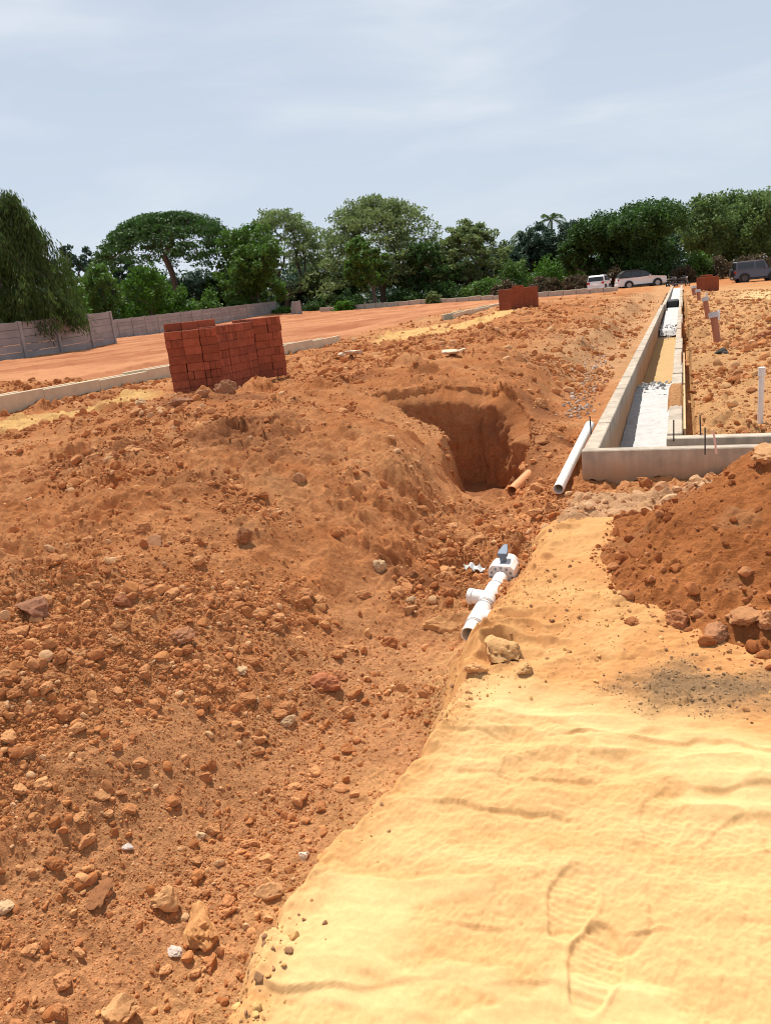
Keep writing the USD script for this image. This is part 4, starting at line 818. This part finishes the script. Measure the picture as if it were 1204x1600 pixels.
def tree(name, label, px, top, D, wpx, kind, mat, seed, bark='bark', nclump=90, per=55, leafsize=.22, group=None, bottom=None, cat='tree'):
    rng = np.random.default_rng(seed); x, y, z = spot(px, D); H = PD(px, top, D)[2]-z; w = wpx*D/FPX/2
    zb = (PD(px, bottom, D)[2]-z) if bottom else H*.3
    t = thing(name, label, cat, (x, y, z), group=group); c = []
    if kind == 'umbrella':      # wide flat-topped dome of layered foliage over fanning limbs
        n = nclump; a = rng.uniform(0, 6.283, n); r = np.sqrt(rng.random(n)); hh = H-(H-zb)*r**3.2*.75-rng.random(n)**1.8*(H-zb)*.30*(1-r*.5)
        c = np.stack([np.cos(a)*r*w, np.sin(a)*r*w, hh-.25], -1); rad = (w*.14, w*.14, max(.35, H*.028)); fork = (rng.normal(0, .3), 0, H*.24)
    elif kind == 'dome':        # airy rounded crown, thinner inside
        n = nclump; h = rng.random(n)**.62; q = np.sqrt(rng.uniform(.16, 1., n)); a = rng.uniform(0, 6.283, n); r = w*(1-h**2.3)**.5*q*(1+.14*np.sin(a*3+seed)+.08*np.sin(a*7+h*5))
        q2 = 1-.16*rng.random(n); c = np.stack([np.cos(a)*r, np.sin(a)*r, zb+(H-zb-.2)*h*q2], -1); rad = (w*.13, w*.13, w*.06); fork = (0, 0, max(zb*.6, H*.16))
    elif kind == 'round':       # dense crown of many lobes down to the ground
        lobes = 9; la = rng.normal(size=(lobes, 3)); la /= np.linalg.norm(la, axis=1, keepdims=True); la = la*np.array([w*.55, w*.55, (H-zb)*.34])+[0, 0, (H+zb)/2]
        n = nclump; d = rng.normal(size=(n, 3)); d /= np.linalg.norm(d, axis=1, keepdims=True); ll = la[rng.integers(0, lobes, n)]; c = ll+d*np.array([w*.36, w*.36, (H-zb)*.2])*rng.uniform(.75, 1.0, (n, 1))
        c[:, 2] = np.clip(c[:, 2], .2, H-.2); rad = (w*.15, w*.15, w*.13); fork = (0, 0, max(zb, H*.15))
    elif kind == 'tall':        # upright narrow crown
        n = nclump; s = rng.random(n)**.85; r = w*(.30+.75*np.sin(np.clip(s*1.12, 0, 1)*3.0)**.8)*np.sqrt(rng.random(n)); a = rng.uniform(0, 6.283, n)
        c = np.stack([np.cos(a)*r, np.sin(a)*r, zb+(H-zb-.3)*s], -1); rad = (w*.26, w*.26, w*.34); fork = (0, 0, H*.35)
    elif kind == 'bush':
        n = nclump; d = rng.normal(size=(n, 3)); d /= np.linalg.norm(d, axis=1, keepdims=True); d[:, 2] = np.abs(d[:, 2]); c = d*rng.uniform(.4, 1., (n, 1))**.7*np.array([w*.9, w*.9, H*.9]); c[:, 2] += .05; rad = (w*.26, w*.26, H*.20); fork = (0, 0, .12)
    rd = np.broadcast_to(rad, 3)
    if kind != 'bush':
        e = np.percentile(np.abs(c[:, :2]), 96, axis=0).mean(); c[:, :2] *= (w-rd[0]*.5)/e; lo = c[:, 2].min(); c[:, 2] = lo+(c[:, 2]-lo)*(H-rd[2]*.8-lo)/(c[:, 2].max()-lo)
    r0 = {'bush': .05, 'tall': .14}.get(kind, .028*H)
    obj('trunk', limbs(rng, (0, 0, -.3), fork, c if len(c) < 140 else c[::2], r0, 5, rmin=.02 if kind != 'bush' else .01), MAT[bark], t)
    obj('crown', joined([leaves(rng, c, per, rad, leafsize, .5, 0 if kind != 'tall' else .5)]), MAT[mat], t)
    return t
def drooping(name, label, px, top, D, wpx, seed, group=None):
    """a tall tree with hanging sprays of narrow leaves"""
    rng = np.random.default_rng(seed); x, y, z = spot(px, D); H = PD(px, top, D)[2]-z; w = wpx*D/FPX/2; t = thing(name, label, 'tree', (x, y, z), group=group)
    n = 520; s = rng.random(n)**1.15; r = w*(1.0-s**1.15)**.8*(.25+.75*np.sqrt(rng.random(n)))+.12; a = rng.uniform(0, 6.283, n)
    r *= 1+.22*np.sin(a*3+s*7+seed)
    c = np.stack([np.cos(a)*r, np.sin(a)*r, 1.6+(H-1.85)*s], -1)
    obj('trunk', limbs(rng, (0, 0, -.3), (0, 0, 1.6), c[::4], .13, 5, rmin=.01), MAT['bark'], t)
    V = []; per = 62; m = n*per; base = np.repeat(c, per, 0); drop = rng.random((m, 1))**.8*np.repeat(rng.uniform(.5, 1.5, (n, 1)), per, 0)
    out = np.repeat(np.stack([np.cos(a), np.sin(a), np.zeros(n)], -1), per, 0)
    p = base+rng.normal(0, .13, (m, 3))*np.array([1, 1, .5])+out*np.sqrt(drop)*.25; p[:, 2] -= drop[:, 0]*.85; p[:, 2] = np.maximum(p[:, 2], .35)
    d = rng.normal(0, .38, (m, 3))+out*.15; d[:, 2] = -1; d /= np.linalg.norm(d, axis=1, keepdims=True); b = np.cross(d, rng.normal(size=(m, 3))); b /= np.linalg.norm(b, axis=1, keepdims=True)
    L = rng.uniform(.07, .15, (m, 1)); d, b = d*L, b*L*.20; v = np.stack([p, p+d*.8+b, p+d*2, p+d*.8-b], 1).reshape(-1, 3); k = np.arange(m)*4
    obj('crown', trimesh.Trimesh(v, np.vstack([np.c_[k, k+1, k+2], np.c_[k, k+2, k+3]]), process=False), MAT['leaf_droop'], t)
def palm(label, px, top, D, rpx, seed):
    rng = np.random.default_rng(seed); x, y, z = spot(px, D); R = rpx*D/FPX; H = PD(px, top, D)[2]-z-R*.45; t = thing('palm_tree', label, 'palm tree', (x, y, z))
    obj('trunk', tubes([(np.array([[0, 0, -.3], [.1, 0, H*.5], [.25, 0, H]]), [.22, .16, .13])], 8), MAT['bark_pale'], t)
    for k in range(22):
        a = k*2.4; e = rng.uniform(-.5, 1.25); L = R*rng.uniform(.9, 1.15); s = np.linspace(0, 1, 9); hx = np.cos(a), np.sin(a)
        sp = np.stack([.25+hx[0]*L*np.sin(s*1.1+.1)*math.cos(e*.8), hx[1]*L*np.sin(s*1.1+.1)*math.cos(e*.8), H+L*(math.sin(e)*s-.75*s**2.2)], -1); T = np.gradient(sp, axis=0); T /= np.linalg.norm(T, axis=1, keepdims=True)
        V, Fc = [], []
        for i in np.linspace(.6, 7.9, 22):
            p = np.array([np.interp(i, range(9), sp[:, q]) for q in range(3)]); tt = T[int(i)]; sd = np.cross(tt, [0, 0, 1.]); sd /= np.linalg.norm(sd)+1e-9; ll = L*.26*math.sin(i/8*2.6+.35)
            for sg in (-1, 1):
                tip = p+(sd*sg*.8+tt*.55)*ll+[0, 0, -ll*rng.uniform(.35, .7)]; n0 = len(V); V += [p-tt*.045, p+tt*.045, tip]; Fc.append([n0, n0+1, n0+2])
        m = joined([(np.array(V), np.array(Fc)), (lambda q: (q.vertices, q.faces))(tubes([(sp, np.linspace(.035, .012, 9))], 3))]); obj('frond', m, MAT['leaf_palm'], t)
drooping('drooping_tree', 'tall drooping tree at the left edge, its branches over the panel wall', -14, 272, 34.0, 190, 1)
drooping('drooping_tree', 'second drooping tree, its peak right of the first, sprays hanging over the wall', 50, 290, 32.6, 165, 2)
tree('rain_tree', 'wide flat-topped rain tree with a dark umbrella crown over fanning limbs', 283, 335, 100, 212, 'umbrella', 'leaf_dark', 3, nclump=430, per=62, leafsize=.19, bottom=425)
tree('broadleaf_tree', 'mid-green rounded tree between the umbrella-shaped tree and the airy olive tree', 402, 350, 93, 124, 'round', 'leaf_mid', 4, nclump=240, per=60, bottom=478)
tree('acacia_tree', 'airy olive tree left of the tallest one, bare limbs showing below', 450, 326, 106, 158, 'dome', 'leaf_olive', 5, nclump=360, per=46, leafsize=.18, bottom=465)
tree('acacia_tree', 'tallest and widest airy olive tree, in the middle of the tree line', 598, 306, 100, 208, 'dome', 'leaf_olive', 6, nclump=560, per=46, leafsize=.19, bottom=465)
tree('small_tree', 'small dark tree with a visible trunk standing before the tallest olive tree', 584, 366, 88, 84, 'round', 'leaf_mid', 7, nclump=100, per=60, bottom=445)
tree('acacia_tree', 'rounded feathery olive tree right of the tallest one', 736, 343, 97, 126, 'dome', 'leaf_olive', 8, nclump=360, per=46, leafsize=.19, bottom=465)
tree('broadleaf_tree', 'dark rounded tree low behind the two olive trees', 668, 380, 93, 90, 'round', 'leaf_dark', 9, nclump=100, per=55, bottom=455)
tree('broadleaf_tree', 'dark tree standing right before the taller palm', 872, 345, 104, 100, 'round', 'leaf_far', 10, nclump=190, per=60, leafsize=.22, bottom=420)
tree('broadleaf_tree', 'dark tree standing left before the shorter palm', 828, 366, 102, 96, 'round', 'leaf_far', 11, nclump=170, per=60, leafsize=.22, bottom=425)
palm('taller coconut palm rising above the distant trees', 862, 331, 108, 30, 12)
palm('shorter coconut palm left of the taller one', 820, 354, 106, 28, 13)
tree('mango_tree', 'big dense dark green tree behind the white cars', 992, 314, 86, 180, 'round', 'leaf_dark', 14, nclump=420, per=70, leafsize=.19, bottom=438)
tree('broadleaf_tree', 'dark green tree joined to the left flank of the big dense tree', 928, 358, 88, 92, 'round', 'leaf_dark', 15, nclump=150, per=60, bottom=438)
for k, (px, top, w) in enumerate(((1098, 303, 76), (1138, 298, 84), (1176, 299, 78), (1212, 290, 86), (1262, 288, 90))):
    tree('eucalyptus_tree', ['slender pale green tree next to the big dense tree', 'slender pale green tree, second from the big dense tree', 'slender pale green tree, third from the big dense tree, above the dark car', 'slender pale green tree cut by the right edge', 'slender pale green tree just beyond the right edge'][k], px, top, 96+4*(k % 2), w, 'tall', 'leaf_euca', 20+k, 'bark_pale', nclump=170, per=50, leafsize=.20, bottom=402)
BUSH = [(120,386,92,70,'round','leaf_far','far dark tree just right of the drooping trees'), (160,384,98,70,'round','leaf_far','far dark tree second right of the drooping trees'), (205,402,104,70,'round','leaf_far','far dark tree under the left arm of the umbrella-shaped tree'),
 (122,428,60,60,'bush','leaf_bright','bright green bush directly behind the corner of the panel wall'), (166,412,64,56,'tall','leaf_mid','upright green sapling behind the panel wall corner'),
 (238,412,68,66,'tall','leaf_bright','bright green sapling behind the distant wall, left of the large brick stack'), (205,458,66,60,'bush','leaf_bright','low bright bush behind the distant wall, beside the upright sapling'), (280,444,70,66,'bush','leaf_bright','bright green bush behind the distant wall, above the large brick stack'),
 (330,452,76,56,'bush','leaf_mid','green bush behind the distant wall, left of the rounded tree'), (372,466,80,46,'bush','leaf_mid','low green bush at the foot of the mid-green rounded tree'), (440,480,82,40,'bush','leaf_mid','small green bush at the end of the distant wall'),
 (545,452,92,60,'bush','leaf_dark','dark bush left of the small dark tree'), (508,458,96,70,'bush','leaf_dark','dark thicket below the olive trees, left part'), (632,452,90,70,'bush','leaf_dark','dark bush right of the small dark tree'), (536,470,86,40,'bush','leaf_bright','small bright bush beside the small dark tree'),
 (690,438,90,80,'bush','leaf_dark','dark thicket below the feathery olive tree, left part'), (676,456,82,26,'bush','leaf_olive','small grey-green bush at the low wall'), (755,432,88,80,'bush','leaf_mid','green thicket below the feathery olive tree, right part'),
 (805,402,92,66,'bush','leaf_mid','green bush left below the palms'), (850,396,94,74,'bush','leaf_bright','bright green bush below the palms'), (893,388,95,60,'bush','leaf_mid','green bush between the palms and the big dense tree'),
 (790,438,84,60,'bush','leaf_dry','dry brown bush behind the small brick stack'), (850,432,82,70,'bush','leaf_dry','dry brown bush left of the white hatchback'), (900,428,80,56,'bush','leaf_dry','dry brown bush directly behind the white hatchback'), (958,414,82,40,'bush','leaf_dry','dry beige bush between the two white cars'),
 (1088,386,84,62,'bush','leaf_mid','rounded green bush at the right foot of the big dense tree'), (1066,412,80,46,'bush','leaf_dry','dry brown bush behind the motorcycle'), (1120,400,84,70,'bush','leaf_dry','dry brown bush left behind the dark off-road car'), (1172,396,84,80,'bush','leaf_dry','dry brown bush behind the dark off-road car'), (1225,392,84,70,'bush','leaf_dry','dry brown bush at the right edge')]
for k, (px, top, D, w, kind, mat, label) in enumerate(BUSH):
    D = D+(9 if px < 450 else 0); tree('bush' if kind == 'bush' else ('sapling' if kind == 'tall' else 'far_tree'), label, px, top, D, w, kind, mat, 50+k, nclump=60 if kind == 'bush' else 80, per=48, leafsize=.16 if kind != 'round' else .24, bottom=None if kind == 'bush' else horizon_y(px)-12, cat='bush' if kind == 'bush' else 'tree')
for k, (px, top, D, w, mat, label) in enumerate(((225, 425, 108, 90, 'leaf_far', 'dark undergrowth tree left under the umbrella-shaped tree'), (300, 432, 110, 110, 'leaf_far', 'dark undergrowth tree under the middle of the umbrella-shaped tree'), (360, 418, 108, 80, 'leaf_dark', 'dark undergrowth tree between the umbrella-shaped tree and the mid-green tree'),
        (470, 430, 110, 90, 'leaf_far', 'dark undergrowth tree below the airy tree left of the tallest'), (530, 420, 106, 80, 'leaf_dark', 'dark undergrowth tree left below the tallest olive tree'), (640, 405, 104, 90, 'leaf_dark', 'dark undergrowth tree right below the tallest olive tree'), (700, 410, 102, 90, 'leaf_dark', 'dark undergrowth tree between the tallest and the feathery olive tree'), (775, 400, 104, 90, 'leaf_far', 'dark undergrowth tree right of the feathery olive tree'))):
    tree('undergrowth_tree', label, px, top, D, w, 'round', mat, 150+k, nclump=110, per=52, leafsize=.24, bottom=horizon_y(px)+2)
# the wood that closes the view behind the trees
rng = np.random.default_rng(77); c = []
for k in range(1500):
    px = rng.uniform(-120, 1330); D = rng.uniform(112, 150); q = PD(px, horizon_y(px), D); hmax = 5.6+4.0*n2(np.array([px*.012]), np.array([.3]), 1., 78, 3)[0]
    c.append([q[0], q[1], -.2+rng.random()**.8*hmax])
obj('distant_woodland', joined([leaves(rng, np.array(c), 44, (1.9, 1.9, 1.0), .34, .6)]), MAT['leaf_far'], None, label='far-off belt of dark woodland behind the tree line', category='woodland', kind='stuff')

# ------------------------------------------------------------------ vehicles
def side_solid(poly, w, inset=0.0):
    m = trimesh.creation.extrude_polygon(__import__('shapely').geometry.Polygon(poly), w, engine='earcut')   # xy -> x,z
    v = m.vertices; v = np.c_[v[:, 0], v[:, 2]-w/2, v[:, 1]]; return trimesh.Trimesh(v, m.faces[:, ::-1], process=False)
def car(name, label, cat, px, py, D, heading, spec, group=None):
    """spec: lower outline, cabin outline (x forward, z up), width, colours, wheels; parts of a car"""
    q = PD(px, py, D); z = q[2]; t = thing(name, label, cat, (q[0], q[1], z), heading); w = spec['w']; P_ = MAT[spec['paint']]
    body = m3.Manifold(m3.Mesh(np.asarray((b := side_solid(spec['lower'], w)).vertices, np.float32), np.asarray(trimesh.Trimesh(b.vertices, b.faces).faces, np.uint32))) if False else side_solid(spec['lower'], w)
    zs = body.vertices[:, 2]; zm = max(p[1] for p in spec['lower']); v = body.vertices.copy(); k = sstep(zm*.62, zm, v[:, 2]); v[:, 1] *= 1-.05*k; k2 = sstep(.5, .25, v[:, 2]); v[:, 1] *= 1-.05*k2; xe = np.abs(v[:, 0]); k3 = sstep(spec['L']*.42, spec['L']*.5, xe); v[:, 1] *= 1-.12*k3
    obj('body', trimesh.Trimesh(v, body.faces, process=False), P_, t)
    cb = spec['cabin']; zt = max(p[1] for p in cb); zl = min(p[1] for p in cb)
    def cab(poly, w0, w1): m = side_solid(poly, 1.); v = m.vertices.copy(); v[:, 1] *= 2*(w0/2+(w1/2-w0/2)*(v[:, 2]-zl)/(zt-zl)); return trimesh.Trimesh(v, m.faces, process=False)
    obj('cabin', cab(cb, w*.93, w*.78), MAT[spec.get('pillars', spec['paint'])], t)
    rf = [p for p in cb if p[1] > zt-.08]; x0, x1 = min(p[0] for p in rf), max(p[0] for p in rf)
    obj('roof', hull([(x, y, zz) for x, zz in ((x0+.02, zt), (x1-.02, zt), (x0+.1, zt+.035), (x1-.1, zt+.035)) for y in (-w*.385, w*.385)]), MAT[spec['roof']], t)
    wm = MAT['glass']
    for poly in spec['windows']:
        for sg in (-1, 1):
            p3 = []
            for x, zz in poly:
                hw = (w*.93/2+(w*.78/2-w*.93/2)*(zz-zl)/(zt-zl)); p3 += [(x, sg*(hw-.01), zz), (x, sg*(hw+.012), zz)]
            obj('side_window', hull(p3), wm, t)
    for nm, (xa, za), (xb, zb) in (('windscreen', *spec['wind']), ('rear_window', *spec['rear'])):
        hw = lambda zz: (w*.93/2+(w*.78/2-w*.93/2)*(zz-zl)/(zt-zl))-.06
        o = .014 if nm == 'windscreen' else -.014
        obj(nm, hull([(xa+e, s*hw(za), za) for s in (-1, 1) for e in (o, -o*.5)]+[(xb+e, s*hw(zb), zb) for s in (-1, 1) for e in (o, -o*.5)]), wm, t)
    r = spec['r']
    for x in spec['axles']:
        for sg in (-1, 1):
            obj('wheel_arch', cyl((x, sg*(w/2-.25), r), (x, sg*(w/2+.008), r), r*1.17, 20), MAT['black'], t)
            wl = obj('wheel', cyl((x, sg*(w/2-.22), r), (x, sg*(w/2+.02), r), r, 22), MAT['tyre'], t, smooth=40); obj('rim', cyl((x, sg*(w/2), r), (x, sg*(w/2+.028), r), r*.62, 12), MAT[spec.get('rim', 'rim')], wl)
    L = spec['L']
    obj('sill', box(spec['axles'][1]+r*1.2, spec['axles'][0]-r*1.2, -w/2-.005, w/2+.005, .22, .40, .03), MAT[spec['trim']], t)
    obj('front_bumper', box(L/2-.20, L/2+.03, -w*.44, w*.44, .26, .56, .06), MAT[spec.get('bump', spec['paint'])], t); obj('rear_bumper', box(-L/2-.05, -L/2+.18, -w*.44, w*.44, .28, .56, .06), MAT[spec.get('bump', spec['paint'])], t)
    hz, tz = spec['lamps']
    for sg in (-1, 1):
        obj('headlight', box(L/2-.16, L/2+.012, sg*w*.34-.17, sg*w*.34+.17, hz-.08, hz+.08, .03), MAT['lamp_clear'], t); obj('tail_light', box(-L/2-.014, -L/2+.12, sg*w*.38-.12, sg*w*.38+.12, tz-.10, tz+.10, .03), MAT['lamp_red'], t)
        obj('mirror', box(spec['mir'][0]-.07, spec['mir'][0]+.07, sg*(w/2+.09)-.1, sg*(w/2+.09)+.1, spec['mir'][1]-.08, spec['mir'][1]+.09, .03), MAT[spec['paint']], t)
    obj('number_plate', box(-L/2-.062, -L/2-.04, -.25, .25, .62 if spec.get('hi') else .40, .74 if spec.get('hi') else .52, .006), MAT['plate'], t)
    obj('grille', box(L/2-.02, L/2+.02, -w*.22, w*.22, hz-.1, hz+.08, .02), MAT['black'], t)
    for sg in (-1, 1): obj('roof_rail', tubes([(np.array([(x0+.1, sg*w*.34, zt+.04), ((x0+x1)/2, sg*w*.34, zt+.085), (x1-.2, sg*w*.34, zt+.04)]), [.018]*3)], 5), MAT['black'], t)
    if spec.get('spare'): obj('spare_wheel', cyl((-L/2-.05, 0, .95), (-L/2-.26, 0, .95), .36, 20), MAT['tyre'], t)
    return t
suv = dict(L=4.8, w=1.86, r=.385, lower=[(-2.38,.32),(-1.0,.27),(1.0,.27),(2.3,.32),(2.42,.55),(2.38,.86),(2.2,.98),(1.1,1.10),(-2.3,1.14),(-2.40,.80)], cabin=[(-2.28,1.10),(1.15,1.08),(.35,1.66),(-.1,1.76),(-1.75,1.76),(-2.12,1.50)],
    windows=[[(.92,1.14),(.30,1.62),(-.12,1.66),(-.15,1.14)],[(-.22,1.14),(-.20,1.66),(-1.05,1.67),(-1.12,1.15)],[(-1.20,1.15),(-1.14,1.67),(-1.72,1.65),(-1.95,1.30)]], wind=((1.12,1.12),(.36,1.64)), rear=((-2.24,1.16),(-2.08,1.54)), axles=(1.48,-1.32), lamps=(.86,.98), mir=(.72,1.14), paint='car_white', roof='black', trim='black', pillars='black')
car('white_suv', 'large white car with a black roof, side on, beyond the end of the channel', 'car', 1000, 449.5, 79, math.radians(16), suv)
hatch = dict(L=4.15, w=1.74, r=.32, lower=[(-2.02,.30),(-1.0,.22),(1.0,.22),(2.0,.28),(2.08,.5),(2.02,.76),(1.2,.94),(-1.98,1.0),(-2.07,.70)], cabin=[(-1.98,.96),(1.2,.92),(.45,1.40),(.0,1.50),(-1.45,1.52),(-1.78,1.42)],
    windows=[[(.95,.99),(.40,1.38),(-.12,1.43),(-.14,.99)],[(-.22,.99),(-.20,1.43),(-1.15,1.42),(-1.5,1.08)]], wind=((1.18,.95),(.46,1.38)), rear=((-1.96,1.02),(-1.78,1.40)), axles=(1.28,-1.26), lamps=(.70,.86), mir=(.75,1.0), paint='car_white', roof='car_white', trim='car_white', hi=True)
car('white_hatchback', 'white hatchback seen from behind, left of the large white car', 'car', 936, 455.5, 75, math.radians(86), hatch)
jeep = dict(L=4.0, w=1.80, r=.40, lower=[(-1.95,.42),(1.9,.42),(1.98,.6),(1.96,1.10),(.72,1.16),(-1.95,1.16)], cabin=[(-1.93,1.12),(.78,1.12),(.45,1.80),(-1.88,1.82)],
    windows=[[(.62,1.2),(.38,1.72),(-.28,1.72),(-.28,1.2)],[(-.42,1.2),(-.42,1.72),(-1.75,1.72),(-1.78,1.2)]], wind=((.78,1.16),(.47,1.76)), rear=((-1.94,1.2),(-1.90,1.72)), axles=(1.25,-1.2), lamps=(.92,.95), mir=(.5,1.2), paint='car_grey', roof='roof_grey', trim='black', bump='black', rim='rim_dark', spare=True)
car('off_road_car', 'dark blue-grey boxy off-road car parked at the right edge', 'car', 1181, 439.5, 70, math.radians(10), jeep)
def motorcycle(label, px, py, D, rz):
    q = PD(px, py, D); t = thing('motorcycle', label, 'motorcycle', q, rz)
    for x in (-.65, .65):
        an = np.linspace(0, 2*np.pi, 22); ring = np.stack([x+.25*np.cos(an), an*0, .30+.25*np.sin(an)], -1); w = obj('wheel', tubes([(ring, [.05]*22)], 6), MAT['tyre'], t, smooth=40); obj('hub', cyl((x, -.04, .3), (x, .04, .3), .1, 10), MAT['rim_dark'], w)
    obj('fuel_tank', hull([(x, y, z) for x in (-.1, .35) for y in (-.13, .13) for z in (.68, .86)]+[(.3, 0, .95)]), MAT['black'], t); obj('seat', box(-.75, -.05, -.13, .13, .72, .82, .03), MAT['black'], t)
    obj('engine', box(-.2, .25, -.14, .14, .28, .62, .04), MAT['rim_dark'], t); obj('fork', tubes([(np.array([(.65, .08, .3), (.42, .08, .95)]), [.03, .03]), (np.array([(.65, -.08, .3), (.42, -.08, .95)]), [.03, .03])], 5), MAT['rim'], t)
    obj('handlebar', tubes([(np.array([(.35, -.36, 1.02), (.43, 0, .98), (.35, .36, 1.02)]), [.02]*3)], 5), MAT['black'], t); obj('headlight', cyl((.5, 0, .86), (.6, 0, .86), .09, 12), MAT['lamp_clear'], t)
    obj('exhaust', cyl((.1, -.17, .3), (-.8, -.2, .38), .045, 8), MAT['rim'], t); obj('mudguard', box(-.95, -.45, -.07, .07, .56, .66, .03), MAT['black'], t)
motorcycle('black motorcycle parked between the large white car and the channel end, left one', 1049, 450, 71, math.radians(60)); motorcycle('black motorcycle parked beside the channel end, right one', 1064, 449, 71.5, math.radians(35))
print('things', len([p for p in stage.GetPrimAtPath('/World').GetChildren()]))
